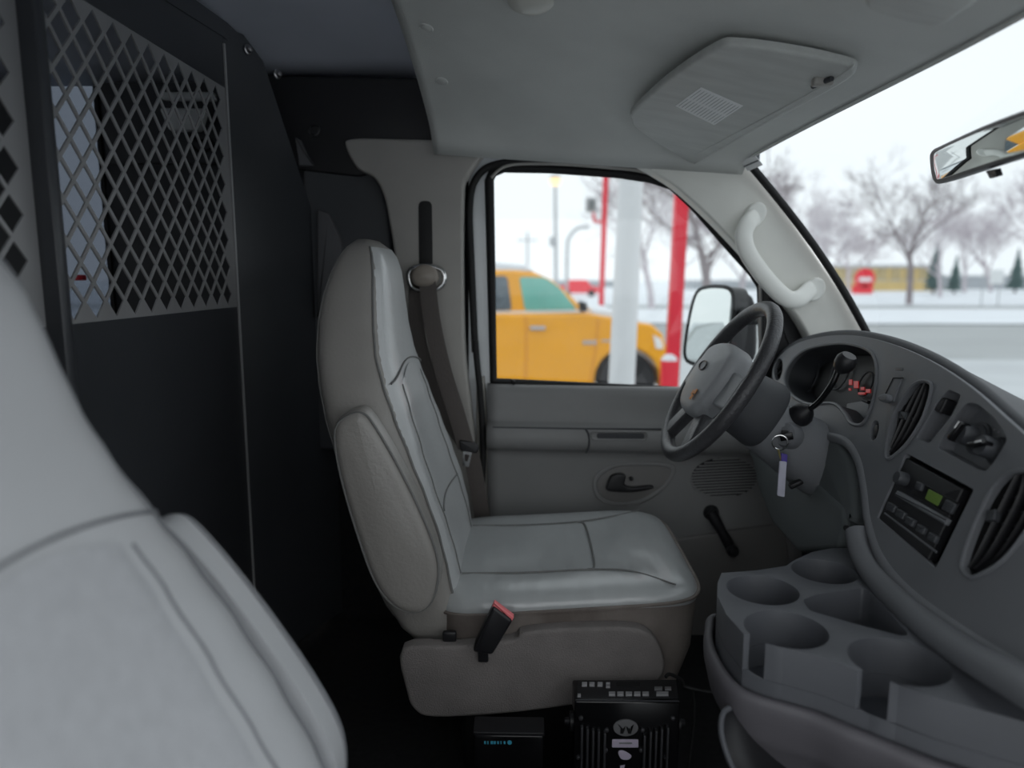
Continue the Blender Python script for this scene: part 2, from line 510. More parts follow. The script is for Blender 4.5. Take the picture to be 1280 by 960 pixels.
tube('frame_edge', cr(LY([(614, 222), (635, 207), (690, 205), (765, 210), (800, 214), (835, 225), (868, 250)], YD - .03), 6, False), .004, M['pillar_plastic'], door, 6)
prof = [(.752, .000), (.750, .022), (.742, .032), (.725, .036), (.69, .038), (.652, .044), (.645, .05), (.641, .07), (.632, .082), (.615, .088), (.595, .087), (.580, .080), (.570, .068), (.564, .05), (.558, .041), (.54, .038), (.42, .036), (.30, .034), (.1, .034), (.03, .02)]
def panel_fn(u, v):
    z, o = prof[round(v * (len(prof) - 1))]
    x = lerp(-.116, .81, u)
    return (x, YD - o - .004, z - .016 * u)
pn = grid('door_panel', panel_fn, 30, len(prof), M['door_plastic'], door, sharp=55)
pn.modifiers.new('solid', 'SOLIDIFY').thickness = .01
def LD(pts, dy): return LY(pts, YD - dy)
def c6(*pts): return [(600 + x / 2.824, 360 + y / 2.824) for x, y in pts]
# armrest joint, pull slot
tube('armrest_joint', cr(LD(c6((372, 498), (384, 520), (384, 560), (374, 582)), .091), 4, False), .0028, M['dash_dark'], door, 6)
tube('armrest_edge', LD(c6((45, 492), (368, 497), (640, 498)), .080), .0025, M['dash_dark'], door, 6)
tube('pull_rim', fillet(LD(c6((394, 505), (590, 507), (590, 537), (394, 535)), .092), .02, 5), .0035, M['door_plastic'], door, 8, True)
puff('pull_slot', fillet(LD(c6((412, 512), (580, 513), (580, 533), (412, 532)), .090), .012, 4), V((0, -1, 0)), .002, .001, M['dash_dark'], door)
# latch bezel and lever
bz = cr(LD(c6((398, 700), (412, 655), (470, 622), (560, 614), (650, 616), (690, 632), (682, 670), (640, 720), (570, 760), (480, 770), (418, 748)), .046), 6)
bi = cr(LD(c6((412, 700), (428, 664), (478, 634), (560, 627), (640, 630), (672, 642), (664, 670), (628, 710), (562, 746), (482, 755), (430, 736)), .046), 6)
plate('latch_bezel', bz, [bi], V((0, -1, 0)), .014, M['door_plastic'], door, .003)
puff('latch_dish', bi, V((0, -1, 0)), .001 - .0, .0005, M['door_lower'], door)
lv = puff('latch_lever', cr(LD(c6((448, 690), (462, 660), (490, 652), (512, 660), (508, 690), (540, 700), (602, 694), (604, 704), (540, 716), (452, 712)), .052), 4), V((0, -1, 0)), .016, .004, M['black_plastic'], door)
lathe('lock_knob', atY(*c6((533, 672))[0], YD - .05), V((0, -1, 0)), [(.006, 0), (.006, .008), (.004, .010), (.0005, .010)], M['black_plastic'], door, 14)
# speaker louvres
ce = atY(*c6((862, 668))[0], YD - .041)
rx, rz = .094, .060
puff('speaker_backing', [ce + V((math.cos(t * math.pi / 16) * rx, 0, math.sin(t * math.pi / 16) * rz)) for t in range(32)], V((0, -1, 0)), .003, .001, M['deep_black'], door)
for i in range(14):
    f = (i - 6.5) / 7.0
    hw_ = rx * math.sqrt(max(0.02, 1 - f * f)) * 1.04
    z = -f * rz
    a, b = ce + V((-hw_, -.005, z - hw_ * .06)), ce + V((hw_, -.005, z + hw_ * .06))
    tube('speaker_slat', [a, (a + b) / 2, b], .0029, M['door_plastic'], door, 6)
# window crank
cp, ck = atY(888.5, 640, YD - .07), atY(914, 686, YD - .085)
lathe('crank_pivot', atY(888.5, 640, YD - .036), V((0, -1, 0)), [(.024, 0), (.022, .012), (.015, .02), (.015, .036), (.011, .042), (.001, .043)], M['black_plastic'], door, 20)
tube('crank_arm', [cp, cp.lerp(ck, .5) + V((0, -.006, 0)), ck], [.013, .010, .011], M['black_plastic'], door, 12, flat=1.35, up=V((0, -1, 0)))
lathe('crank_knob', ck + V((0, .012, 0)), V((0, -1, 0)), [(.008, -.008), (.013, 0), (.0165, .016), (.0165, .036), (.012, .044), (.001, .046)], M['black_plastic'], door, 18)
# lower map pocket
puff('map_pocket', fillet(LD([(600, 705), (835, 673), (978, 652), (985, 700), (968, 880), (600, 880)], .037), .015), V((0, -1, 0)), .016, .006, M['door_lower'], door)
lathe('lock_pin', atY(642, 484, YD - .022), V((0, 0, 1)), [(.006, -.01), (.0055, 0), (.0035, .004), (.0035, .012), (.006, .016), (.004, .022), (.0005, .023)], M['black_plastic'], door, 12)
puff('sail_panel', fillet(LY([(948, 352), (962, 356), (1012, 432), (1012, 500), (948, 500)], YD - .02), .006), V((0, -1, 0)), .03, .008, M['black_plastic'], door)
puff('door_jamb', fillet(LY([(596, 470), (606, 470), (612, 560), (612, 900), (592, 900), (596, 600)], YD - .005), .004), V((0, -1, 0)), .02, .006, M['pillar_plastic'], door)
tube('jamb_seal', cr(LY([(594, 425), (597, 460), (601, 500), (604, 560), (602, 640), (602, 760)], YD - .05), 6, False), .009, M['rubber'], door, 8)

# door pillar trim (carries the belt)
t2 = base('trim_2', (-.2, 2.0, .4))
BP = [(438, 188), (445, 178), (500, 178), (602, 182), (609, 190), (598, 206), (587, 224), (581, 252), (582, 420), (592, 520), (600, 600), (600, 760), (520, 760), (509, 420), (499, 333), (491, 280), (484, 247), (472, 225), (452, 214)]
puff('pillar_cover', cr(LY(BP, 2.05), 4), V((0, -1, 0)), .055, .009, M['pillar_plastic'], t2, steps=6)
puff('belt_slot', fillet(LY([(523, 251), (540, 251), (541, 336), (524, 336)], 1.9945), .02, 5), V((0, -1, 0)), .002, .001, M['deep_black'], t2)

# front pillar trim
t1 = base('trim_1', (.8, 2.0, .9))
AP = [(778, 200), (800, 196), (860, 200), (925, 206), (968, 260), (1018, 332), (1075, 414), (1082, 440), (1020, 440), (985, 392), (940, 338), (902, 296), (868, 262), (838, 236), (806, 216)]
puff('pillar_cover', cr(LY(AP, 2.03), 4), V((0, -1, 0)), .06, .008, M['pillar_lit'], t1, steps=6)
tube('header_joint', LY([(782, 201), (850, 198), (920, 205)], 1.965), .003, M['dash_dark'], t1, 6)

# windshield
ws = base('window_1', (.9, YC, .8))
def glass_fn(u, v):
    y = lerp(.41, 1.95, u)
    q = 1 - ((y - YC) / .78) ** 2
    a = V((xf(y), y, zh(xf(y), y) - .004)); b = V((1.027 + .17 * q, y, .68))
    return a.lerp(b, v) + V((.03, 0, .02)) * math.sin(v * math.pi)
gl = grid('windshield_pane', glass_fn, 30, 14, M['windshield_glass'], ws)
tube('glass_border', [V(glass_fn(1, k / 14)) + V((.0, -.006, .0)) for k in range(15)], .0105, M['rubber'], ws, 8)
tube('header_border', [V(glass_fn(k / 24, 0)) + V((.004, 0, -.003)) for k in range(25)], .005, M['headliner'], ws, 8)
# inspection sticker in the corner of the glass
st = [onP(x, y, V((.585, 1.9, 1.36)), V((.55, .5, .45))) for x, y in ((926, 202), (944, 194), (954, 206), (935, 214))]
puff('glass_sticker', st, V((-.55, -.5, -.45)), .001, .0004, M['label_paper'], ws)
tube('sticker_print', [st[0].lerp(st[3], .5) + V((-.002, -.002, -.001)), st[1].lerp(st[2], .5) + V((-.002, -.002, -.001))], .002, M['ink'], ws, 4)

# outside bodywork of the van: hood and cowl
hood = thing('van_hood', 'white hood of the van beyond the dashboard top, seen through the windshield', 'hood', (1.4, YC, .6))
def hood_fn(u, v):
    y = lerp(.2, 2.14, u); x = lerp(1.26, 2.15, v) - .18 * ((y - YC) / .97) ** 2
    return (x, y, .675 - .06 * v - .10 * v * v - .06 * abs((y - YC) / .97) ** 3)
grid('hood_panel', hood_fn, 24, 14, M['van_white'], hood, solid=.006)
def cowl_fn(u, v):
    y = lerp(.3, 2.04, u); q = 1 - ((y - YC) / .78) ** 2
    return (lerp(1.01, 1.10, v) + .17 * q, y, .665 + .008 * v)
grid('cowl_panel', cowl_fn, 20, 4, M['black_plastic'], hood, solid=.01)
# outer roof strip and side rail that close the shell above the door
rbox('roof_side', (-1.28, 2.125, 1.645), (3.86, .03, .09), M['cargo_roof_paint'], rf)
rbox('roof_side', (-.28, 2.125, 1.50), (1.86, .03, .24), M['wall_grey'], rf)

# passenger door, swung open out of view, added to block low light
d2 = base('blocker_door', (.80, .25, 0))
hx = V((.22, -.975, 0)).normalized()
def HB(name, s, z, w, h, t, m):
    rbox(name, V((.82, .22, z)) + hx * s, (w, t, h), M[m], d2, (hx, V((0, 0, 1)).cross(hx), V((0, 0, 1))), .01)
HB('door_shell', .52, .36, 1.0, .78, .09, 'van_white')
HB('door_trim', .52, .36, .96, .70, .12, 'door_plastic')
HB('window_post', 1.0, 1.05, .05, .62, .06, 'van_white')
HB('window_rail', .70, 1.34, .62, .05, .06, 'van_white')
# unseen pillar and door header, added to cut light from the passenger side
t4 = base('blocker_pillar', (-.56, .16, 0))
rbox('pillar_cover', (-.57, .17, .72), (.38, .05, 1.44), M['pillar_plastic'], t4, r=.02)
rbox('door_header', (.20, .15, 1.50), (1.16, .05, .26), M['pillar_plastic'], t4, r=.01)
# firewall and kick panel below the dashboard
wf = base('wall_front', (1.08, 1.15, 0))
rbox('firewall', (1.08, 1.15, .31), (.03, 1.9, .68), M['carpet'], wf)
rbox('kick_panel', (.96, 2.03, .33), (.30, .08, .70), M['dash_dark'], wf, r=.02)
# ------------------------------------------------------------------ black steel partition behind the seats
XP = -.72
pt = thing('cargo_partition', 'black steel partition with diamond mesh openings behind the seats', 'partition', (XP, 1.2, 0))
def diamonds(y0, y1, z0, z1, py, pz, gap):
    """sheet of diamond holes between y0..y1, z0..z1"""
    vs_, f = [], []
    ny, nz = round((y1 - y0) / py), round((z1 - z0) / pz)
    py, pz = (y1 - y0) / ny, (z1 - z0) / nz
    def vert(y, z): vs_.append((XP, y, z)); return len(vs_) - 1
    for j in range(2 * nz + 1):
        for i in range(2 * ny + 1):
            if (i + j) % 2: continue
            cy, cz = y0 + i * py / 2, z0 + j * pz / 2
            c4_ = [(cy - py / 2, cz), (cy, cz - pz / 2), (cy + py / 2, cz), (cy, cz + pz / 2)]
            edge = i in (0, 2 * ny) or j in (0, 2 * nz)
            if edge:
                pts = [(min(max(a, y0), y1), min(max(b, z0), z1)) for a, b in c4_]
                uniq = []
                for p in pts:
                    if p not in uniq: uniq.append(p)
                if (i in (0, 2 * ny)) and (j in (0, 2 * nz)): uniq = [p for p in pts if True][:]; uniq = list(dict.fromkeys(uniq + []))
                if len(uniq) >= 3: f.append(tuple(vert(*p) for p in uniq))
            else:
                o = [vert(*p) for p in c4_]
                inn = [vert(cy + (a - cy) * gap, cz + (b - cz) * gap) for a, b in c4_]
                for k in range(4): f.append((o[k], o[(k + 1) % 4], inn[(k + 1) % 4], inn[k]))
    return vs_, f
def perforated(name, y0, y1, z0, z1, m=None):
    vs_, f = diamonds(y0, y1, z0, z1, .0615, .0645, .84)
    o = mesh(name, vs_, f, M['mesh_lit'], pt, smooth=False)
    s = o.modifiers.new('solid', 'SOLIDIFY'); s.thickness = .003; s.offset = 0
    return o
def sheet(name, y0, y1, z0, z1, t=.003, m='partition_paint', x=XP):
    return rbox(name, (x, (y0 + y1) / 2, (z0 + z1) / 2), (t, y1 - y0, z1 - z0), M[m], pt)
perforated('mesh_panel', 1.10, 1.752, .985, 1.50)
sheet('lower_panel', 1.085, 1.775, .02, .985)
sheet('upper_panel', 1.085, 1.775, 1.50, 1.63)
sheet('side_strip', 1.752, 1.775, .985, 1.50, m='mesh_lit')
sheet('side_strip', 1.085, 1.10, .985, 1.50, m='mesh_lit')
rbox('post', (XP + .012, 1.073, .84), (.03, .024, 1.62), M['partition_paint'], pt, r=.003)
# the panel nearer the passenger side
perforated('mesh_panel', .30, 1.04, .985, 1.50)
sheet('lower_panel', .25, 1.06, .02, .985); sheet('upper_panel', .25, 1.06, 1.50, 1.63)
sheet('side_strip', 1.04, 1.06, .985, 1.50, m='mesh_lit')
# folded wing towards the door pillar
def wing(y):
    t = (y - 1.775) / .33
    return V((XP + .135 * t, y, 0))
wz = [(1.775, 0.02), (2.12, .02), (2.12, .90), (2.10, 1.12), (2.075, 1.19), (1.985, 1.40), (1.90, 1.595), (1.84, 1.64), (1.775, 1.64)]
wn_ = (wing(1.775) - wing(2.1)).cross(V((0, 0, 1))).normalized()
if wn_.x < 0: wn_ = -wn_
prism('wing_panel', [wing(y) + V((0, 0, z)) for y, z in wz], wn_, .003, M['partition_paint'], pt)
tube('fold_edge', [V((XP + .004, 1.776, .03)), V((XP + .004, 1.776, 1.0)), V((XP + .004, 1.776, 1.6))], .0035, M['mesh_lit'], pt, 6)
prism('top_flange', [V((XP + .004, 1.30, 1.63)), V((XP + .004, 1.80, 1.655)), V((XP + .018, 1.84, 1.64)), V((XP + .018, 1.84, 1.60)), V((XP + .004, 1.775, 1.615)), V((XP + .004, 1.30, 1.585))], V((1, 0, 0)), .004, M['partition_paint'], pt)
for px, py, dx in ((308, 62, .03), (345, 93, .06)):
    p = onP(px, py, wing(1.9), wn_) + wn_ * .003
    lathe('bolt', p, wn_, [(.012, 0), (.012, .003), (.009, .004), (.008, .009), (.006, .012), (.001, .013)], M['steel'], pt, 14)
sheet('floor_flange', .25, 1.775, .0, .03, t=.05)

# fittings on the far side of the mesh
fx = thing('cargo_shelf_bracket', 'white bracket fitting on the cargo wall behind the mesh', 'bracket', (-1.0, 2.08, 1.45))
def bhind(px, py, x=None, y=2.10): return atY(px, py, y)
puff('bracket_plate', fillet(LY([(206, 117), (270, 117), (272, 127), (206, 126)], 2.08), .004), V((0, -1, 0)), .02, .004, M['van_white'], fx)
puff('bracket_plate', fillet(LY([(204, 137), (262, 138), (254, 165), (216, 165)], 2.08), .01), V((0, -1, 0)), .025, .006, M['van_white'], fx)
tube('cable_loop', cr(LY([(236, 168), (248, 176), (262, 174), (266, 184), (250, 190), (240, 182)], 2.06), 5, False), .004, M['deep_black'], fx, 6)
rt = rbox('rubber_strap', atY(100, 347, 2.04), (.03, .02, .016), M['pole_red'], None, r=.004)
tag(rt, 'small red strap end seen through the mesh beside the pale wall rib', 'strap')
bx_ = thing('storage_box', 'dark storage case standing on the floor behind the mesh partition', 'case', (-1.75, 1.75, 0))
rbox('case_body', (-1.75, 1.75, .42), (.5, .5, .84), M['black_plastic'], bx_, r=.02)
rbox('case_lid', (-1.75, 1.75, .88), (.52, .52, .08), M['wall_grey'], bx_, r=.02)

# ------------------------------------------------------------------ high-backed seats
BACK = [  # z, x front, x rear, half width
    (.290, -.150, -.225, .205), (.305, -.140, -.250, .222), (.34, -.136, -.280, .240), (.40, -.136, -.312, .254), (.47, -.145, -.338, .262), (.54, -.160, -.357, .264), (.62, -.186, -.376, .262), (.70, -.214, -.398, .254),
    (.78, -.243, -.421, .240), (.84, -.264, -.434, .222), (.90, -.280, -.443, .198), (.96, -.289, -.443, .175), (1.02, -.294, -.432, .158), (1.07, -.299, -.414, .145), (1.10, -.307, -.400, .131),
    (1.125, -.322, -.382, .108), (1.138, -.340, -.366, .07)]
def seat(name, label, yc, side, shift, tilt, mats, group):
    """side: +1 if the inboard side is towards +Y; shift moves the whole seat along X; tilt leans the back"""
    root = thing(name, label, 'seat', (shift, yc, 0), group)
    piv = V((-.16, 0, .40)); ct, stl = math.cos(tilt), math.sin(tilt)
    def W(x, l, z, lean=True):
        if lean:
            dx, dz = x - piv.x, z - piv.z
            x, z = piv.x + dx * ct - dz * stl, piv.z + dx * stl + dz * ct
        return V((x + shift, yc + side * l, z))
    NP = 4.2
    def dip(z): return .030 * math.exp(-((z - .60) / .20) ** 2)
    def sf(z): return lerp(.88, .955, min(1, max(0, (z - .6) / .3)))
    def sect(z):
        a, b, h = interp(BACK, z); return (a + b) / 2, (a - b) / 2, h
    def fx_(l, z, off=0):                     # front surface of the back at lateral l
        xc, t, h = sect(z); q = min(1, abs(l / h))
        return xc + t * (1 - q ** NP) ** (1 / NP) - dip(z) * max(0, 1 - (q / .8) ** 2) + off
    zs = [lerp(.290, 1.138, (k / 54)) for k in range(55)]
    zs[-1] = 1.138
    def back(u, v):
        z = zs[round(v * 54)]; xc, t, h = sect(z); w = 2 * math.pi * u
        x = xc + t * sgnpow(math.cos(w), 2 / NP); l = h * sgnpow(math.sin(w), 2 / NP)
        if math.cos(w) > 0: x = fx_(l, z)
        return W(x, l, z)
    bk = grid('backrest', back, 64, 55, mats['side'], root, closeu=True, caps=True, sharp=70)
    # front cover between the two edge seams
    def cover(u, v):
        z = lerp(.32, 1.120, v); h = sect(z)[2]; l = lerp(-1, 1, u) * sf(z) * h
        return W(fx_(l, z, .004 * (1 - abs(2 * u - 1) ** 8)), l, z)
    cv = grid('front_cover', cover, 25, 50, mats['front'], bk, sharp=70)
    def insert(u, v):
        z = lerp(.34, .835 + .03 * (1 - (2 * u - 1) ** 2), v); h = sect(z)[2]
        l = lerp(-.56, .56, u) * h
        return W(fx_(l, z, .0062 * (1 - abs(2 * u - 1) ** 10)), l, z)
    grid('back_insert', insert, 21, 36, mats['insert'], bk, sharp=70)
    for sg in (-1, 1):
        tube('piping', [W(fx_(sg * sf(z) * sect(z)[2], z, .002), sg * sf(z) * sect(z)[2] * 1.002, z) for z in [lerp(.32, 1.120, k / 40) for k in range(41)]], .0026, mats['seam'], bk, 6)
        tube('seam', [W(fx_(sg * .565 * sect(z)[2], z, .005), sg * .565 * sect(z)[2], z) for z in [lerp(.36, .835, k / 30) for k in range(31)]], .0018, mats['seam'], bk, 6)
        # rear edge seam along the shell
        pts = []
        for z in [lerp(.36, 1.12, k / 30) for k in range(31)]:
            xc, t, h = sect(z); w = math.pi * .74
            pts.append(W(xc + t * sgnpow(math.cos(w), 2 / NP), sg * h * sgnpow(math.sin(w), 2 / NP) * 1.004, z))
        tube('piping', pts, .002, mats['seam'], bk, 6)
    tube('seam', [W(fx_(l, z, .006), l, z) for l, z in [(lerp(-.88, .88, k / 24) * sect(.85)[2], .845 + .03 * (1 - (2 * k / 24 - 1) ** 2)) for k in range(25)]], .002, mats['seam'], bk, 6)
    tube('seam', [W(fx_(l, .565, .008), l, .565) for l in [lerp(-.55, .55, k / 16) * .262 for k in range(17)]], .002, mats['seam'], bk, 6)
    # armrest folded up against the inboard side
    AR = [(-.313, .813), (-.352, .797), (-.365, .765), (-.356, .685), (-.329, .575), (-.297, .475), (-.261, .423), (-.216, .407), (-.182, .432), (-.168, .501), (-.186, .576), (-.233, .686), (-.284, .782)]
    ar = cr([W(x, .258, z) for x, z in AR], 5)
    arm = puff('armrest', ar, V((0, side, 0)), .055, .022, mats['side'], root, bulge=.006, steps=6)
    ac = W(-.262, .258 + .046, .61)
    tube('piping', [ac + (W(x, .258 + .046, z) - ac) * .965 for x, z in AR] and cr([ac + (W(x, .258 + .046, z) - ac) * .972 for x, z in AR], 5), .0024, mats['seam'], arm, 6, True)
    ap = W(-.215, .262, .43)
    lathe('armrest_pivot', ap, V((0, side, 0)), [(.03, -.02), (.03, .0), (.02, .012), (.001, .014)], mats['side'], root, 18)
    # cushion: dark boxing below, smooth pad above
    def rr(h, x0, x1, z, n=40, e=5.0):
        out = []
        for k in range(n):
            w = 2 * math.pi * k / n
            out.append(W((x0 + x1) / 2 + (x1 - x0) / 2 * sgnpow(math.cos(w), 2 / e), h * sgnpow(math.sin(w), 2 / e), z, False))
        return out
    def lev(x): return .010 - .03 * (x - .10)        # cushion slopes a little
    N_ = 72
    R1, R2, R3 = rr(.245, -.17, .325, .215, N_, 7), rr(.258, -.185, .350, .30, N_, 7), rr(.262, -.19, .358, .40, N_, 7)
    for p in R3: p.z += .075 * (p.x - shift - .10)
    cs = mesh('cushion_side', R1 + R2 + R3, [(j * N_ + i, j * N_ + (i + 1) % N_, (j + 1) * N_ + (i + 1) % N_, (j + 1) * N_ + i) for j in range(2) for i in range(N_)] + [tuple(range(N_)), tuple(range(2 * N_, 3 * N_))], mats['boxing'], root)
    pad_v, pad_f = [], []
    levels = [(1.0, 0.0), (1.008, .008), (1.002, .018), (.975, .027), (.93, .033), (.85, .038), (.75, .040), (.62, .038), (.48, .034), (.33, .031), (.16, .030)]
    cx = .084
    for s, hgt in levels:
        for p in R3:
            q = V((cx + shift + (p.x - cx - shift) * s, yc + (p.y - yc) * s, .398 + hgt))
            q.z += .075 * (q.x - shift - .10)
            xl = (q.x - shift - cx) / .265
            q.z += -.012 * max(0, xl) ** 3 + .010 * max(0, -xl) ** 2 * (1 if hgt > .02 else 0)
            pad_v.append(q)
    for j in range(len(levels) - 1):
        for i in range(N_):
            k = (i + 1) % N_
            pad_f.append((j * N_ + i, j * N_ + k, (j + 1) * N_ + k, (j + 1) * N_ + i))
    pad_f.append(tuple((len(levels) - 1) * N_ + i for i in range(N_)))
    pad = mesh('cushion', pad_v, pad_f, mats['pad'], root, sharp=80)
    tube('piping', [p + V(((p.x - cx - shift) * .012, (p.y - yc) * .012, .002)) for p in R3], .004, mats['boxing'], pad, 6, True)
    # seams of the cushion cover
    def ptop(x, l):
        s = max(abs((x - cx) / .267), abs(l / .262)); hh = interp([(0, .030), (.33, .031), (.48, .034), (.62, .038), (.75, .040), (.85, .038), (.93, .033), (1, .02)], s)[0]
        xl = (x - cx) / .265
        return W(x, l, .4000 + .075 * (x - .10) + hh - .012 * max(0, xl) ** 3 + .010 * max(0, -xl) ** 2, False)
    for sg in (-1, 1):
        tube('seam', cr([ptop(-.14, sg * .15), ptop(0, sg * .15), ptop(.13, sg * .152), ptop(.22, sg * .175), ptop(.30, sg * .235)], 6, False), .002, mats['seam'], pad, 6)
    tube('seam', cr([ptop(.13, -.15), ptop(.146, -.13), ptop(.15, 0), ptop(.146, .13), ptop(.13, .15)], 6, False), .0024, mats['seam'], pad, 6)
    # carpeted side shield, recliner and pedestal
    SH = [(-.247, .327), (-.14, .335), (-.03, .349), (-.004, .366), (.10, .376), (.206, .377), (.248, .358), (.270, .315), (.270, .278), (.245, .255), (.18, .236), (.091, .211), (-.05, .190), (-.185, .181), (-.225, .196), (-.241, .236)]
    sh = puff('side_shield', cr([W(x, .262, z, False) for x, z in SH], 4), V((0, side, 0)), .03, .008, mats['shield'], root, steps=5)
    rbox('recliner', W(-.155, .268, .345, False), (.028, .012, .022), M['black_plastic'], root, r=.004)
    rbox('pedestal', W(.06, 0, .105, False), (.40, .42, .205), M['deep_black'], root, r=.015)
    return root, W
dm = dict(side=M['vinyl_side'], front=M['vinyl'], insert=M['vinyl'], seam=M['seam'], pad=M['vinyl_pad'], boxing=M['cushion_side'], shield=M['seat_shield'])
pm = dict(side=M['vinyl_pale'], front=M['vinyl_pale'], insert=M['cloth_pale'], seam=M['seam_pale'], pad=M['vinyl_pale'], boxing=M['cushion_side'], shield=M['seat_shield'])
dseat, DW = seat('driver_seat', 'worn grey vinyl high-back seat behind the steering wheel, armrest folded up', 1.62, -1, 0, 0, dm, 'front seats of the van')
pseat, PW = seat('passenger_seat', 'pale grey seat with cloth insert in the near left foreground', .50, 1, -.04, math.radians(8), pm, 'front seats of the van')

# ------------------------------------------------------------------ driver's belt
bl = thing('seat_belt', 'grey-brown shoulder belt hanging from the door pillar behind the driver seat', 'seat belt', atY(600, 700, 1.95))
def strap(name, pts, w, m, parent, nrm=None):
    pts = [V(p) for p in pts]; vs_, f = [], []
    for i, p in enumerate(pts):
        t = (pts[min(i + 1, len(pts) - 1)] - pts[max(i - 1, 0)]).normalized()
        nn = nrm or V((-.25, -1, 0)); a = t.cross(nn).normalized()
        b = a.cross(t).normalized()
        vs_ += [p + a * w / 2 + b * .001, p - a * w / 2 + b * .001, p - a * w / 2 - b * .001, p + a * w / 2 - b * .001]
    for i in range(len(pts) - 1):
        for k in range(4): f.append((i * 4 + k, i * 4 + (k + 1) % 4, i * 4 + 4 + (k + 1) % 4, i * 4 + 4 + k))
    f += [(0, 1, 2, 3), tuple(len(vs_) - 4 + k for k in range(4))]
    return mesh(name, vs_, f, M[m], parent, smooth=False)
strap('webbing', cr([atY(x, y, yy) for x, y, yy in ((534, 350, 1.945), (540, 400, 1.925), (553, 460, 1.91), (570, 515, 1.90), (583, 560, 1.90))], 6, False), .048, 'belt', bl)
strap('webbing', cr([atY(x, y, yy) for x, y, yy in ((521, 352, 1.985), (522, 420, 1.98), (540, 480, 1.97), (565, 530, 1.955), (584, 558, 1.93))], 6, False), .046, 'belt', bl)
strap('webbing', cr([atY(x, y, yy) for x, y, yy in ((588, 562, 1.92), (597, 610, 1.93), (607, 675, 1.95)) ], 6, False), .046, 'belt', bl)
rg = cr(LY([(512, 352), (513, 338), (532, 332), (552, 338), (555, 352), (546, 361), (532, 363), (518, 361)], 1.96), 5)
tube('guide_loop', rg, .007, M['chrome'], bl, 8, True)
puff('guide_cover', cr(LY([(515, 347), (519, 336), (532, 330), (545, 336), (549, 348), (541, 357), (522, 357)], 1.965), 5), V((0, -1, 0)), .034, .016, M['belt_cover'], bl, bulge=.004)
puff('belt_stop', fillet(LY([(574, 549), (592, 551), (600, 558), (596, 566), (576, 562)], 1.905), .006), V((0, -1, 0)), .012, .004, M['black_plastic'], bl)
plate('latch_tongue', fillet(LY([(579, 564), (590, 565), (586, 584), (578, 582)], 1.90), .003), [fillet(LY([(581, 568), (587, 569), (584, 577), (581, 576)], 1.90), .002)], V((0, -1, 0)), .003, M['chrome'], bl)

# buckle by the cushion
bk_ = thing('seat_belt_buckle', 'black belt buckle with pink-red release button beside the driver cushion', 'buckle', atY(605, 812, 1.33))
BO = [(617, 752), (641, 770), (616, 812), (592, 808), (594, 800)]
puff('buckle_body', fillet(LY(BO, 1.322), .006), V((0, -1, 0)), .022, .005, M['black_plastic'], bk_)
puff('release_button', fillet(LY([(618, 749), (643, 768), (640, 774), (615, 757)], 1.318), .003), V((0, -1, 0)), .012, .003, M['buckle_button'], bk_)
rbox('buckle_stalk', atY(604, 815, 1.318), (.02, .008, .04), M['black_plastic'], bk_, r=.002)
# ------------------------------------------------------------------ dashboard
DP = V((.66, 1.17, .744)); DN = V((-1, 0, .32)).normalized(); DUP = V((.32, 0, 1)).normalized()
def D(px, py, off=0.0): return onP(px, py, DP + DN * off, DN)
def DL(pts, off=0.0): return [D(a, b, off) for a, b in pts]
def c4(*pts): return [(1080 + x / 3.2, 440 + y / 3.2) for x, y in pts]
def c7(*pts): return [(960 + x / 2.4, 380 + y / 2.4) for x, y in pts]
dash = thing('dashboard', 'dark grey dashboard with gauges, air vents, radio and heater knobs', 'dashboard', (.8, YC, .4))
UP = [(966, 474), (971, 450), (992, 431), (1025, 421), (1065, 419), (1110, 428), (1160, 449), (1210, 481), (1255, 520), (1300, 562), (1370, 640), (1430, 740)]
LOW = [(1440, 800), (1430, 925), (1350, 880), (1280, 838), (1200, 787), (1140, 742), (1105, 700), (1089, 655), (1083, 610), (1075, 575), (1058, 552), (1030, 545), (985, 520)]
face_o = cr(DL(UP + LOW), 4)
CL = cr(DL([(981, 474), (990, 452), (1010, 436), (1050, 429), (1083, 436), (1095, 453), (1095, 485), (1088, 512), (1078, 530), (1064, 529), (1054, 514), (1040, 504), (1010, 505), (988, 492)]), 4)
LV = cr(DL([(967.5, 462), (972, 449), (977, 450), (978, 462), (974, 474), (969, 474)]), 3)
V1 = cr(DL(c4((262, 122), (272, 150), (240, 260), (180, 360), (120, 418), (92, 420), (98, 340), (130, 235), (188, 145), (228, 118))), 4)
PK = fillet(DL(c4((338, 150), (388, 172), (352, 250), (262, 364), (207, 345), (296, 195))), .008, 3)
HV = fillet(DL(c4((405, 205), (450, 205), (530, 275), (575, 350), (495, 474), (460, 472), (292, 382), (362, 262))), .010, 3)
RD = fillet(DL(c4((168, 404), (438, 550), (286, 864), (52, 662))), .004, 2)
V2 = cr(DL([(1288, 588), (1262, 592), (1241, 612), (1222, 650), (1207, 690), (1204, 710), (1214, 722), (1232, 716), (1258, 698), (1287, 660), (1307, 620), (1306, 596)]), 4)
OB = cr(DL(c4((42, 275), (56, 280), (58, 310), (46, 345), (30, 352), (25, 330), (30, 295))), 3)
face = plate('face_panel', face_o, [CL, LV, V1, PK, HV, RD, V2, OB], DN, .016, M['dash_plastic'], dash, .0025)
for nm, lp, dp, mm, sc in (('cluster_well', CL, .075, 'dash_dark', .96), ('vent_well', LV, .02, 'deep_black', .9), ('vent_well', V1, .04, 'deep_black', .92), ('pocket_well', PK, .014, 'dash_plastic', .95),
                           ('heater_well', HV, .014, 'dash_plastic', .96), ('radio_well', RD, .02, 'deep_black', .99), ('vent_well', V2, .045, 'deep_black', .92), ('button_well', OB, .008, 'deep_black', .95)):
    well(nm, [p - DN * .010 for p in lp], DN, dp, M[mm], dash, sc)
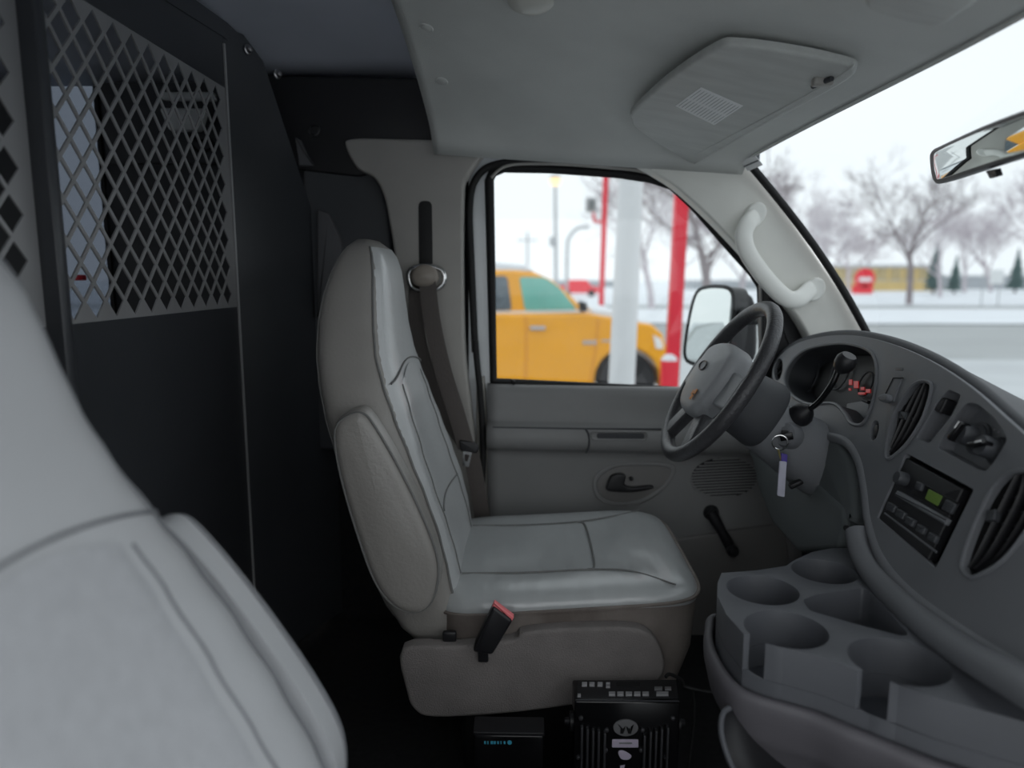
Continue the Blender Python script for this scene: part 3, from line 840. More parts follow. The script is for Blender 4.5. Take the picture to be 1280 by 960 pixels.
# raised lips round the vents
for lp in (V1, V2): tube('vent_rim', [p + DN * .001 for p in lp], .0035, M['dash_plastic'], dash, 6, True)
tube('cluster_rim', [p + DN * .0 for p in CL], .004, M['dash_plastic'], dash, 6, True)
# the brow rolls over into the top pad
up3 = cr(DL(UP, -.012), 4, False)
tube('brow', [p + V((.010, 0, -.002)) for p in up3], .0135, M['dash_dark'], dash, 12)
def top_fn(u, v):
    p = up3[min(len(up3) - 1, round(u * (len(up3) - 1)))] + V((.012, 0, .010))
    q = 1 - ((min(max(p.y, .4), 1.94) - YC) / .78) ** 2
    e = V((1.01 + .165 * q, p.y, .69))
    t = p.lerp(e, v)
    return t
grid('top_pad', top_fn, len(up3), 10, M['dash_dark'], dash)
# lower edge roll of the face and the padded bolster under it
low3 = cr(DL(LOW[1:-1], -.006), 4, False)
tube('face_edge', low3, .0115, M['dash_plastic'], dash, 10)
bol = cr([atX(x, y, xx) for x, y, xx in ((1072, 664, .61), (1078, 690, .605), (1095, 720, .60), (1137, 763, .595), (1193, 808, .59), (1280, 860, .585), (1420, 950, .58))], 5, False)
tube('bolster', bol, .022, M['dash_plastic'], dash, 14)
def under_fn(u, v):
    k = min(len(low3) - 1, round(u * (len(low3) - 1)))
    p = low3[k]; return p + V((.03 + .07 * v, 0, -.02 - .16 * v))
grid('lower_pad', under_fn, len(low3), 4, M['dash_dark'], dash)
rbox('dash_core', (.95, 1.2, .45), (.18, 1.64, .42), M['deep_black'], dash, r=.03)
# knee panel beneath the column
def KX(pts, x): return [onP(a, b, V((x, 0, .6)), V((-1, 0, .18)).normalized()) for a, b in pts]
puff('knee_panel', fillet(KX([(948, 560), (1000, 586), (1003, 600), (1028, 622), (1036, 606), (1072, 636), (1074, 660), (1063, 690), (1012, 692), (978, 655), (960, 612)], .655), .012), V((-1, -.1, .18)).normalized(), .03, .012, M['knee_plastic'], dash)
puff('column_surround', fillet(KX([(1034, 545), (1062, 553), (1078, 578), (1084, 625), (1085, 660), (1070, 652), (1046, 620), (1034, 608)], .66), .014), V((-1, -.1, .18)).normalized(), .03, .014, M['knee_plastic'], dash)
lathe('knee_clip', onP(1059, 660, V((.62, 0, .6)), V((-1, 0, .18)).normalized()), V((-1, 0, .2)), [(.006, 0), (.005, .006), (.001, .008)], M['black_plastic'], dash, 10)
# instrument cluster
cc = D(1052, 482, -.07)
puff('gauge_board', [p.lerp(sum(CL, V((0, 0, 0))) / len(CL), .06) - DN * .078 for p in CL], DN, .012, .004, M['deep_black'], dash)
for px, py, r in ((1012, 470, .045), (1050, 466, .042), (1082, 480, .028)):
    g = D(px, py, -.058)
    e1, e2, _ = axes(DN)
    tube('gauge_ring', [g + (e1 * math.cos(k * math.pi / 16) + e2 * math.sin(k * math.pi / 16)) * r for k in range(32)], .0022, M['button_grey'], dash, 6, True)
for px, py, w, h in ((1064, 478, 4, 7), (1071, 481, 6, 9), (1079, 486, 5, 4), (1086, 489, 6, 5), (1078, 492, 9, 3), (1063, 487, 3, 3)):
    puff('warning_lamp', [D(px + a * w / 2, py + b * h / 2, -.050) for a, b in ((-1, -1), (1, -1), (1, 1), (-1, 1))], DN, .002, .0008, M['red_led'], dash)
puff('cluster_shelf', fillet(DL([(1060, 505), (1090, 500), (1086, 520), (1072, 530), (1060, 524)], -.05), .006), DN, .004, .002, M['dash_plastic'], dash)
tube('reset_stem', DL([(1079, 500), (1086, 503)], -.035), .004, M['deep_black'], dash, 8)
# lamp switch slider and printed mark
puff('switch_plate', fillet(DL(c4((116, 104), (156, 104), (122, 200), (72, 196))), .003), DN, .003, .001, M['dash_plastic'], dash)
tube('switch_edge', DL(c4((156, 104), (118, 104), (76, 190)), .003), .0016, M['deep_black'], dash, 5)
puff('switch_slider', cr(DL(c4((75, 186), (100, 172), (116, 180), (108, 200), (84, 202)), .003), 3), DN, .012, .004, M['dash_plastic'], dash)
puff('switch_mark', DL(c4((128, 62), (158, 64), (156, 74), (126, 72)), .0005), DN, .0006, .0002, M['button_grey'], dash)
puff('oval_button', cr([p.lerp(sum(OB, V((0, 0, 0))) / len(OB), .35) - DN * .012 for p in OB], 1), DN, .01, .003, M['black_plastic'], dash)
# vent slats
def slats(A, B, n, name, w, r, off=-.012):
    """n slats between the two long sides A -> B (lists of pixel points)"""
    for k in range(n):
        t = (k + .5) / n
        pts = [D(*p, off).lerp(D(*q, off), t) for p, q in zip(A, B)]
        tube(name, cr(pts, 4, False), r, M['black_plastic'], dash, 6, flat=w, up=DN)
slats(c4((96, 418), (112, 330), (150, 225), (205, 140), (246, 118)), c4((112, 418), (172, 358), (232, 255), (262, 165), (262, 125)), 4, 'vent_slat', .35, .007)
tube('vent_blade', cr(DL(c4((125, 245), (170, 255), (215, 275)), -.012), 3, False), .004, M['black_plastic'], dash, 6)
puff('vent_tab', fillet(DL(c4((155, 240), (185, 245), (180, 275), (150, 268)), -.010), .002), DN, .008, .002, M['button_grey'], dash)
L2 = [(1206, 708), (1210, 690), (1225, 650), (1243, 614), (1262, 595)]; R2 = [(1232, 716), (1258, 698), (1286, 660), (1304, 622), (1300, 596)]
slats(L2, R2, 4, 'vent_slat', .35, .008, -.014)
for k in range(9):
    t = (k + .5) / 9
    i = min(3, int(t * 4)); s = t * 4 - i
    a = (lerp(L2[i][0], L2[i + 1][0], s), lerp(L2[i][1], L2[i + 1][1], s)); b = (lerp(R2[i][0], R2[i + 1][0], s), lerp(R2[i][1], R2[i + 1][1], s))
    tube('vent_blade', [D(*a, -.022), D(*b, -.022)], .005, M['button_grey'], dash, 6, flat=.35, up=DN)
puff('vent_tab', fillet(DL(c4((515, 640), (550, 635), (545, 680), (510, 685)), -.012), .002), DN, .010, .002, M['button_grey'], dash)
tube('vent_blade', DL([(968, 467), (977, 455)], -.010), .003, M['black_plastic'], dash, 5)
tube('vent_blade', DL([(969, 472), (977, 463)], -.010), .003, M['black_plastic'], dash, 5)
# pocket switch, heater knobs
puff('rocker_switch', fillet(DL(c4((320, 178), (374, 200), (345, 258), (290, 232)), -.022), .003), DN, .020, .004, M['black_plastic'], dash)
def knob(px, py, r, turn):
    p = D(px, py, .006) - DN * .028; e1, e2, n = axes(DN)
    k = lathe('heater_knob', p, DN, [(r * 1.1, 0), (r * 1.05, .008), (r * .85, .012), (r * .8, .030), (r * .72, .034), (.001, .034)], M['button_grey'], dash, 24)
    t = e1 * math.cos(turn) + e2 * math.sin(turn)
    rbox('knob_grip', p + n * .034, (r * 1.7, r * .4, .02), M['gloss_black'], k, (t, n.cross(t), n), .003)
    lathe('knob_ring', p, DN, [(r * 1.25, 0), (r * 1.25, .004), (r * 1.12, .005)], M['button_grey'], k, 24)
    tube('knob_mark', [p + n * .0445 + t * r * .2, p + n * .0445 + t * r * .78], .0011, M['label_paper'], k, 5)
knob(*c4((395, 325))[0], .021, 1.2); knob(*c4((478, 375))[0], .020, .4)
for k in range(6):
    a = math.radians(-10 + 26 * k)
    p = D(*c4((505 + 52 * math.cos(a) * .9, 352 - 45 * math.sin(a)))[0], -.0235)
    lathe('dial_mark', p, DN, [(.0022, 0), (.002, .0008), (.0001, .0009)], M['button_pale'], dash, 8)
# radio
rd = puff('radio', fillet(DL(c4((176, 420), (428, 556), (284, 848), (64, 660)), -.018), .003), DN, .014, .003, M['black_plastic'], dash)
def rp(off, *pts): return DL(c4(*pts), off)
kp = D(*c4((168, 512))[0], -.005)
lathe('volume_knob', kp, DN, [(.0125, 0), (.012, .014), (.010, .018), (.001, .018)], M['button_grey'], rd, 22)
puff('display', fillet(rp(-.0045, (262, 548), (318, 578), (298, 618), (246, 588)), .002), DN, .0015, .0006, M['lcd_green'], rd)
puff('display_frame', fillet(rp(-.0045, (215, 515), (384, 606), (356, 660), (190, 566)), .003), DN, .001, .0004, M['gloss_black'], rd)
puff('radio_button', fillet(rp(-.0045, (222, 520), (246, 532), (236, 560), (212, 548)), .002), DN, .006, .002, M['button_grey'], rd)
puff('radio_button', fillet(rp(-.0045, (340, 592), (380, 612), (358, 652), (320, 632)), .002), DN, .006, .002, M['button_grey'], rd)
puff('tape_slot_bar', fillet(rp(-.0045, (146, 556), (352, 674), (338, 696), (134, 576)), .002), DN, .007, .003, M['dash_plastic'], rd)
for x, y in ((118, 625), (156, 652), (194, 682), (238, 713), (284, 746)):
    puff('preset_button', fillet(rp(-.0045, (x - 10, y - 24), (x + 22, y - 6), (x + 10, y + 24), (x - 20, y + 6)), .0025), DN, .007, .0025, M['button_grey'], rd)
tube('radio_edge', rp(-.004, (84, 645), (290, 800)), .002, M['dash_plastic'], rd, 6)

# ------------------------------------------------------------------ steering column and wheel
CW = V((.425, 1.60, .828)); WA = V((.85, 0, -.527)).normalized(); WU = V((.527, 0, .85)).normalized(); WY = V((0, 1, 0))
col_ = thing('steering_column', 'dark grey steering column shroud with gear lever and ignition lock', 'steering column', CW + WA * .34)
def lobe(tab, name, m, nseg=28, e=2.6, sag=.010):
    def fn(u, v):
        k = v * (len(tab) - 1); i = min(len(tab) - 2, int(k)); s = k - i
        d, ry, rz = (lerp(tab[i][j], tab[i + 1][j], s) for j in range(3))
        w = 2 * math.pi * u
        return CW + WA * d + WY * (ry * sgnpow(math.cos(w), 2 / e)) + WU * (rz * sgnpow(math.sin(w), 2 / e) - sag)
    return grid(name, fn, nseg, len(tab), M[m], col_, closeu=True, caps=True, sharp=42)
lobe([(.025, .045, .045), (.032, .066, .064), (.07, .078, .074), (.125, .082, .080), (.135, .078, .076)], 'column_collar', 'dash_dark')
lobe([(.128, .060, .052), (.135, .070, .062), (.16, .072, .066), (.22, .075, .074), (.29, .080, .082), (.345, .076, .080)], 'column_shroud', 'column_plastic', sag=.028)
sp = atY(1010, 514, 1.53)
sh_ = tube('gear_lever', cr([atY(1008, 514, 1.535), atY(1024, 502, 1.50), atY(1040, 480, 1.475), atY(1047, 464, 1.47), atY(1050, 456, 1.465)], 5, False), .0062, M['gloss_black'], col_, 10)
lathe('lever_boot', atY(1002, 518, 1.545), (atY(1024, 502, 1.50) - atY(1002, 518, 1.545)), [(.026, -.015), (.025, .004), (.019, .016), (.011, .026), (.007, .030)], M['black_plastic'], col_, 20)
kn = lathe('lever_knob', atY(1051, 462, 1.465), V((.25, -.55, 1.0)), [(.010, -.004), (.0175, .004), (.0205, .014), (.0205, .026), (.016, .034), (.014, .036), (.001, .036)], M['black_plastic'], sh_, 24)
ig = lathe('ignition_lock', atY(985, 544, 1.535), V((-.72, -.62, .30)), [(.030, -.012), (.0285, .008), (.024, .016), (.015, .017), (.015, .020), (.001, .020)], M['column_plastic'], col_, 24)
rbox('lock_slot', atY(981, 541, 1.518), (.014, .005, .010), M['deep_black'], ig, r=.001)
puff('tilt_lever', fillet(LY([(984, 605), (1000, 598), (1003, 603), (987, 611)], 1.54), .004), V((0, -1, 0)), .012, .004, M['black_plastic'], col_)

wh = thing('steering_wheel', 'worn dark grey steering wheel with padded hub in front of the driver seat', 'steering wheel', CW)
RW = .190
rim = tube('rim', [CW + (WU * math.sin(k * math.pi / 32) + WY * math.cos(k * math.pi / 32)) * RW for k in range(64)], .0165, M['wheel_leather'], wh, 14, True)
def WP(y, u, a=0.0): return CW + WY * y + WU * u + WA * a
HO = cr([WP(y, u, .012) for y, u in ((-.105, .03), (-.085, .070), (0, .085), (.085, .070), (.105, .03), (.100, -.035), (.065, -.085), (0, -.098), (-.065, -.085), (-.100, -.035))], 5)
hub = puff('hub_pad', HO, -WA, .050, .022, M['wheel_spoke'], wh, bulge=.010, steps=5)
lathe('hub_back', WP(0, 0, .05), -WA, [(.055, -.01), (.07, .0), (.085, .035), (.08, .045)], M['dash_dark'], wh, 24)
for sg in (-1, 1):
    puff('spoke', fillet([WP(sg * .085, .035, .012), WP(sg * .185, .030, .010), WP(sg * .186, -.045, .010), WP(sg * .09, -.05, .012)], .012), -WA, .026, .008, M['wheel_spoke'], wh)
    puff('spoke', fillet([WP(sg * .02, -.075, .012), WP(sg * .075, -.07, .012), WP(sg * .120, -.148, .010), WP(sg * .075, -.172, .010)], .012), -WA, .022, .008, M['wheel_leather'], wh)
em = WP(0, .012, -.049)
tube('emblem_ring', [em + WY * (.024 * math.cos(k * math.pi / 14)) + WU * (.011 * math.sin(k * math.pi / 14)) for k in range(28)], .0018, M['black_plastic'], hub, 6, True)
for y, u in ((-.050, -.045), (-.036, -.050), (-.046, -.060)):
    puff('warning_print', [WP(y + a * .007, u + b * .006, -.0435) for a, b in ((-1, -1), (1, -1), (1, 1), (-1, 1))], -WA, .0012, .0003, M['label_orange'], hub)

# keys in the lock
ky = thing('key_ring', 'key in the ignition with split ring and pale hanging tag', 'keys', atY(977, 620, 1.50))
rk = atY(975, 553, 1.505)
tube('split_ring', [rk + V((math.cos(k * math.pi / 14) * .0155, math.cos(k * math.pi / 14) * -.004, math.sin(k * math.pi / 14) * .0155)) for k in range(28)], .0016, M['chrome'], ky, 6, True)
rbox('key_bow', atY(983, 546, 1.507), (.026, .004, .016), M['gloss_black'], ky, (V((.9, -.35, .25)).normalized(), V((.36, .93, 0)).normalized(), V((-.25, 0, .97)).normalized()), .0015)
tube('tag_cord', LY([(973, 562), (975, 570), (978, 578)], 1.503), .0022, M['brass'], ky, 6)
puff('tag_clip', fillet(LY([(976, 566), (984, 568), (983, 584), (976, 582)], 1.503), .002), V((0, -1, 0)), .003, .001, M['purple'], ky)
puff('key_tag', fillet(LY([(974, 576), (983, 577), (980, 621), (971, 619)], 1.50), .003), V((0, -1, 0)), .004, .0012, M['key_tag'], ky)

# ------------------------------------------------------------------ cup holder console on the engine cover
ZC = .535; KC = (EYE.z - ZC) / .47
con = thing('cup_holder_console', 'grey plastic console tray with four cup wells beside the dashboard', 'console', (.5, 1.0, .35))
def ZL(pts, z=ZC): return [atZ(a, b, z) for a, b in pts]
def circ(c, r, n=40): return [c + V((math.cos(2 * math.pi * k / n) * r, math.sin(2 * math.pi * k / n) * r, 0)) for k in range(n)]
cA, cB, cC, cD = (atZ(x, y, ZC) for x, y in ((1123, 826), (982, 786), (953, 737), (1030, 714)))
rA, rB, rC, rD = (r * KC for r in (.0575, .054, .0525, .0495))
FRONT = ZL([(902, 716), (897, 728), (897, 745), (908, 768), (930, 793)])
MID = ZL([(957, 804), (990, 812), (1030, 822), (1073, 838)])
END = ZL([(1113, 851), (1177, 874), (1280, 902), (1380, 932), (1420, 945)])
BACKP = ZL([(1440, 880), (1380, 845), (1290, 785), (1190, 725), (1120, 690), (1067, 685), (1040, 685), (1015, 690), (993, 700), (983, 707), (945, 713)])
def notch(c, r, p, q):                          # walk round the well from slot edge p to slot edge q
    a, b = math.atan2(p.y - c.y, p.x - c.x), math.atan2(q.y - c.y, q.x - c.x)
    d = (b - a) % (2 * math.pi)
    if d < math.pi: d -= 2 * math.pi
    return [c + V((math.cos(a + d * k / 30) * r, math.sin(a + d * k / 30) * r, 0)) for k in range(31)]
BIN = fillet(ZL([(1003, 750), (1020, 743), (1078, 735), (1088, 740), (1136, 793), (1128, 795), (1070, 780), (1012, 763)]), .008, 3)
out_n = FRONT + notch(cB, rB, FRONT[-1], MID[0]) + MID + notch(cA, rA, MID[-1], END[0]) + END + BACKP
out_p = FRONT + MID + END + BACKP
UZ = V((0, 0, 1))
def sunk(pts, d): return [p - V((0, 0, d)) for p in pts]
plate('tray_top', out_n, [circ(cC, rC), circ(cD, rD), BIN], UZ, .056, M['console_plastic'], con, lip=.0035)
plate('tray_body', sunk(out_p, .0565), [circ(c, r) for c, r in ((cA - UZ * .0565, rA), (cB - UZ * .0565, rB), (cC - UZ * .0565, rC), (cD - UZ * .0565, rD))] + [sunk(BIN, .0565)], UZ, .037, M['console_plastic'], con)
prism('tray_floor', sunk(out_p, .094), UZ, .006, M['console_well_shade'], con)
for c, r in ((cA, rA), (cB, rB), (cC, rC), (cD, rD)):
    lathe('well_floor', c - UZ * .0935, UZ, [(r + .0005, 0), (r - .004, .002), (.001, .0025)], M['console_well_shade'], con, 32)
rimp = cr(BACKP[-4:] + FRONT + MID + END, 3, False)
cen = V((.62, 1.02, 0))
def skirt_fn(u, v):
    p = rimp[round(u * (len(rimp) - 1))]
    tab = [(0, .004, -.082), (.06, .013, -.085), (.12, .016, -.091), (.3, .015, -.112), (.6, .006, -.15), (1, -.035, -.21)]
    o, dz = interp(tab, v)
    dr = (p - cen); dr.z = 0; dr.normalize()
    return p + dr * o + V((0, 0, dz))
sk = grid('console_skirt', skirt_fn, len(rimp), 16, M['console_skirt'], con, solid=.006)
# engine cover with side pocket
eng = thing('engine_cover', 'dark carpeted engine cover under the cup holder console', 'engine cover', (.75, 1.02, 0))
rbox('cover_shell', (.66, 1.03, .16), (.38, .46, .32), M['carpet'], eng, r=.05, seg=4)
pkp = cr([atY(x, y, yy) for x, y, yy in ((912, 885, 1.00), (904, 892, .99), (901, 910, .97), (905, 932, .95), (914, 956, .93), (930, 990, .90))], 5, False)
tube('pocket_rim', pkp, .0042, M['console_plastic'], eng, 8)
def pocket_fn(u, v):
    p = pkp[round(u * (len(pkp) - 1))]
    return p + V((.18 * v, .10 * v, -.03 * v - .04 * u * v))
grid('side_pocket', pocket_fn, len(pkp), 5, M['black_plastic'], eng, solid=.004)

# ------------------------------------------------------------------ sun visors, mirror, dome lamp, grab handle
vz = thing('sun_visor', 'grey sun visor with white printed label above the driver', 'sun visor', on_head(930, 120))
VO = [(790, 140), (793, 131), (835, 92), (893, 53), (925, 47), (1000, 57), (1058, 70), (1072, 78), (1062, 90), (1025, 112), (950, 153), (880, 194), (866, 197), (850, 188), (800, 156)]
va, vb_, vc = on_head(872, 190, .018), on_head(1060, 88, .018), on_head(842, 92, .032)
vn = (vb_ - va).cross(vc - va).normalized()
if vn.z > 0: vn = -vn
def VPk(px, py, o=0.0): return onP(px, py, va + vn * o, vn)
vp = puff('visor_panel', cr([VPk(x, y) for x, y in VO], 4), vn, .016, .007, M['visor_vinyl'], vz)
lab = [VPk(x, y, .0162) for x, y in ((844, 132), (876, 109), (929, 132), (893, 156))]
lb = puff('visor_label', lab, vn, .001, .0003, M['label_paper'], vp)
for k in range(13):
    t = (k + .7) / 13.4
    for s0, s1 in ((.07, .44), (.52, .93)):
        a, b = lab[0].lerp(lab[3], t), lab[1].lerp(lab[2], t)
        tube('label_print', [a.lerp(b, s0) + vn * .0012, a.lerp(b, s1) + vn * .0012], .0005, M['ink'], lb, 4)
tube('visor_seam', cr([VPk(x, y, .0155) for x, y in ((872, 192), (945, 153), (1020, 112), (1060, 88), (1068, 78))], 5, False), .0022, M['headliner'], vp, 6)
rbox('visor_clip', VPk(1028, 102, .018), (.035, .02, .016), M['pillar_plastic'], vz, r=.004)
tube('visor_rod', [VPk(1016, 108, .02), VPk(1040, 98, .02)], .005, M['dash_dark'], vz, 8)
pv = thing('sun_visor', 'edge of the passenger sun visor at the top of the windshield header', 'sun visor', on_head(1150, 0))
puff('visor_panel', cr([on_head(x, y, .035) for x, y in ((1085, -8), (1110, 6), (1160, 18), (1185, 14), (1205, 0), (1225, -20), (1180, -45), (1100, -45))], 4), vn, .018, .008, M['visor_vinyl'], pv)

mr = thing('rear_view_mirror', 'black-framed rear view mirror at the top of the windshield', 'mirror', V((.70, 1.06, 1.25)))
MN = V((-1, .25, -.24)).normalized()
def MP(px, py, o=0): return onP(px, py, V((.665, 1.06, 1.25)) + MN * o, MN)
MO = [(1161, 196), (1163, 188), (1172, 183), (1221, 160), (1275, 139), (1310, 128), (1330, 132), (1332, 170), (1322, 186), (1280, 197), (1225, 214), (1176, 230), (1167, 229), (1163, 216)]
MI = [(1168, 196), (1176, 187), (1222, 166), (1277, 146), (1310, 135), (1324, 138), (1325, 168), (1316, 180), (1280, 190), (1225, 207), (1178, 223), (1171, 220)]
puff('mirror_housing', cr([MP(*p) - MN * .022 for p in MO], 3), MN, .0225, .008, M['black_plastic'], mr)
puff('mirror_glass', cr([MP(*p, .0015) for p in MI], 3), MN, .0015, .0005, M['mirror_glass'], mr)
puff('dimmer_tab', fillet([MP(x, y, -.01) for x, y in ((1239, 212), (1251, 210), (1254, 219), (1244, 222))], .002), MN, .008, .002, M['black_plastic'], mr)
tube('mirror_stem', [MP(1290, 165, -.02), MP(1292, 160, -.05) + V((.01, 0, .01)), V((.735, .98, 1.335))], .008, M['black_plastic'], mr, 10)
gh = thing('grab_handle', 'pale grey grab handle on the windshield pillar', 'grab handle', atY(970, 330, 1.95))
GP = [atY(x, y, yy) for x, y, yy in ((945, 272, 1.955), (937, 277, 1.935), (930, 292, 1.925), (933, 312, 1.92), (947, 335, 1.92), (966, 358, 1.92), (984, 373, 1.922), (999, 373, 1.93), (1010, 364, 1.945), (1015, 360, 1.955))]
tube('grip', cr(GP, 5, False), [.011] * 46, M['handle_lit'], gh, 14, flat=2.1, up=V((0, -1, 0)))
for x, y in ((943, 268), (1016, 362)):
    puff('handle_mount', cr([atY(x + 13 * math.cos(a) - 3 * math.sin(a), y + 15 * math.sin(a), 1.972) for a in [k * math.pi / 6 for k in range(12)]], 2), V((0, -1, 0)), .02, .008, M['handle_lit'], gh)
    lathe('mount_cap', atY(x, y, 1.952), V((0, -1, 0)), [(.0085, -.002), (.0085, .001), (.006, .002), (.0005, .002)], M['pillar_lit'], gh, 14)
puff('handle_recess', cr(LY([(939, 296), (950, 302), (968, 324), (990, 352), (992, 361), (980, 360), (958, 336), (942, 312)], 1.9735), 4), V((0, -1, 0)), .0025, .001, M['pillar_plastic'], gh)
dl = thing('dome_lamp', 'round pale dome lamp set in the headliner', 'lamp', on_head(664, -6))
dc = on_head(664, -8, .0)
lathe('lamp_base', dc, V((0, -.25, -1)), [(.052, -.01), (.052, .006), (.046, .010)], M['headliner'], dl, 28)
lathe('lamp_lens', dc, V((0, -.25, -1)), [(.044, .006), (.042, .014), (.034, .020), (.018, .024), (.001, .025)], M['dome_lens'], dl, 28)

# ------------------------------------------------------------------ siren amplifier and control box by the seat
am = thing('siren_amplifier', 'black finned amplifier with push buttons and round emblem below the driver seat', 'amplifier', (.17, 1.25, 0))
YA = 1.225
x0, x1 = atY(718, 900, YA).x, atY(850, 900, YA).x
zt = atY(780, 877, YA).z
rbox('amplifier_case', ((x0 + x1) / 2, YA + .036, zt - .10), (x1 - x0, .072, .20), M['gloss_black'], am, r=.004)
rbox('mount_bracket', ((x0 + x1) / 2, YA + .036, (zt - .2) / 2 + .003), (x1 - x0 - .03, .06, zt - .2 - .006), M['deep_black'], am, r=.003)
def top_btn(px, py, w, h, m='button_pale'):
    puff('push_button', [atZ(px + a * w / 2, py + b * h / 2, zt + .0005) for a, b in ((-1, -1), (1, -1), (1, 1), (-1, 1))], UZ, .004, .001, M[m], am)
for px in (730.5, 740, 750): top_btn(px, 856.5, 6.5, 4)
for px in (765, 775.5, 786, 796.5, 807): top_btn(px, 868.5, 8, 4)
top_btn(823, 862, 10, 3.5, 'badge_grey'); top_btn(835, 862, 8, 3.5, 'badge_grey'); top_btn(828, 868.5, 15, 4)
top_btn(760, 855.5, 5, 1.6); top_btn(760, 859.5, 5, 1.6); top_btn(724, 870.5, 4, 3)
tube('panel_trim', [V((x0 + .002, YA + .003, zt)), V((x1 - .002, YA + .003, zt))], .0014, M['fin_grey'], am, 6)
puff('panel_plate', [atZ(x, y, zt) for x, y in ((722, 851), (845, 850), (848, 873), (722, 873))], UZ, .0006, .0002, M['black_plastic'], am)
puff('display_strip', [atZ(x, y, zt + .0005) for x, y in ((770, 853), (800, 853), (800, 859), (770, 859))], UZ, .001, .0003, M['deep_black'], am)
for px, pt_ in ((728.5, 906), (735.5, 908), (742.5, 910), (749.5, 911), (757, 913), (806.5, 916), (814, 911), (821, 910), (828, 908), (835.5, 906)):
    a = atY(px, pt_, YA); b = V((a.x - .004 * (1 if px < 790 else 1), YA, zt - .185))
    rbox('fin', (a + b) / 2 + V((0, -.003, 0)), (.0045, .014, (a - b).length), M['fin_grey'], am, r=.0012)
for px, py in ((726, 897), (841, 897), (758, 912), (803, 912), (757, 937), (801, 937), (723, 946), (832, 946)):
    lathe('screw', atY(px, py, YA), V((0, -1, 0)), [(.0042, 0), (.004, .004), (.002, .005), (.0002, .005)], M['fin_grey'], am, 10)
e0 = atY(782, 909, YA)
eb = puff('emblem', [e0 + V((math.cos(k * math.pi / 16) * .0228, 0, math.sin(k * math.pi / 16) * .0165)) for k in range(32)], V((0, -1, 0)), .003, .001, M['badge_grey'], am)
def stroke(*pts): return [e0 + V((x, -.0032, z)) for x, z in pts]
for s in (1, -1):
    puff('emblem_mark', stroke((s * .0148, .0085), (s * .0095, .0035), (s * .0100, -.0105), (s * .0045, -.0105), (s * .0015, -.0010), (s * .0008, .0045), (s * .0055, -.0005), (s * .0095, .0005)), V((0, -1, 0)), .0008, .0002, M['deep_black'], eb)
lbp = puff('serial_label', fillet(LY([(765, 924), (798, 924), (798, 934), (765, 934)], YA), .002), V((0, -1, 0)), .0012, .0004, M['lilac_label'], am)
tube('label_print', LY([(774, 929), (790, 929)], YA - .0016), .0016, M['ink'], lbp, 4)
puff('torn_sticker', cr(LY([(773, 939), (779, 938), (789, 944), (786, 949), (778, 949), (774, 945)], YA), 3), V((0, -1, 0)), .001, .0004, M['lilac_label'], am)
puff('torn_sticker', LY([(775, 957), (781, 956), (779, 968), (775, 968)], YA), V((0, -1, 0)), .001, .0004, M['lilac_label'], am)
for s, x in ((-1, x0), (1, x1)):
    lathe('bracket_knob', V((x, YA + .03, zt - .06)), V((s, 0, 0)), [(.018, 0), (.018, .006), (.008, .008), (.006, .016), (.001, .017)], M['black_plastic'], am, 16)
cb = thing('power_cable', 'black cable running from the amplifier towards the engine cover', 'cable', atY(860, 864, 1.27))
tube('cable', cr([atY(x, y, yy) for x, y, yy in ((832, 846, 1.262), (838, 843, 1.27), (852, 850, 1.275), (856, 858, 1.28), (880, 864, 1.27), (905, 866, 1.26), (925, 868, 1.25))], 5, False), .0035, M['rubber'], cb, 8)
tube('cable', cr([atY(x, y, yy) for x, y, yy in ((866, 860, 1.30), (868, 890, 1.30), (864, 930, 1.30), (858, 975, 1.30))], 5, False), .003, M['rubber'], cb, 8)
b2 = thing('control_box', 'small black box with cyan lettering on the floor below the driver seat', 'box', (-.03, 1.29, 0))
YB = 1.25
xa, xb = atY(592, 930, YB).x, atY(680, 930, YB).x; zb = atY(630, 919, YB).z
rbox('box_case', ((xa + xb) / 2, YB + .03, zb / 2), (xb - xa, .06, zb), M['gloss_black'], b2, r=.005)
puff('box_lid', fillet([V((xa - .001, YB - .001, zb)), V((xb + .001, YB - .001, zb)), V((xb + .001, YB + .05, zb)), V((xa - .001, YB + .05, zb))], .004), UZ, .006, .002, M['black_plastic'], b2)
for k, w in enumerate((3, 2, 4, 3, 3, 2, 3)):
    puff('lettering', LY([(605 + k * 4.1, 926.4), (605 + k * 4.1 + w * .8, 926.4), (605 + k * 4.1 + w * .8, 930), (605 + k * 4.1, 930)], YB), V((0, -1, 0)), .0006, .0002, M['cyan_ink'], b2)
lathe('box_logo', atY(637, 928, YB), V((0, -1, 0)), [(.0045, 0), (.0045, .0008), (.0002, .0008)], M['cyan_ink'], b2, 14)
# ------------------------------------------------------------------ outside
GZ = -.65
def gbox(name, x0_, x1_, y0_, y1_, z, m, kind='structure'):
    o = rbox(name, ((x0_ + x1_) / 2, (y0_ + y1_) / 2, z - .05), (x1_ - x0_, y1_ - y0_, .1), M[m]); tag(o, kind=kind); return o
gbox('ground', -150, 200, 5, 15, GZ, 'slush')
gbox('parking_lot', -150, 200, -60, 5, GZ, 'lot_bounce')
gbox('road', -150, 200, 15, 26.5, GZ - .02, 'road')
gbox('snow_verge', -150, 200, 26.5, 38, GZ + .03, 'snow')
gbox('far_lane', -150, 200, 38, 43, GZ - .02, 'road')
gbox('snow_field', -150, 200, 43, 260, GZ + .03, 'snow')
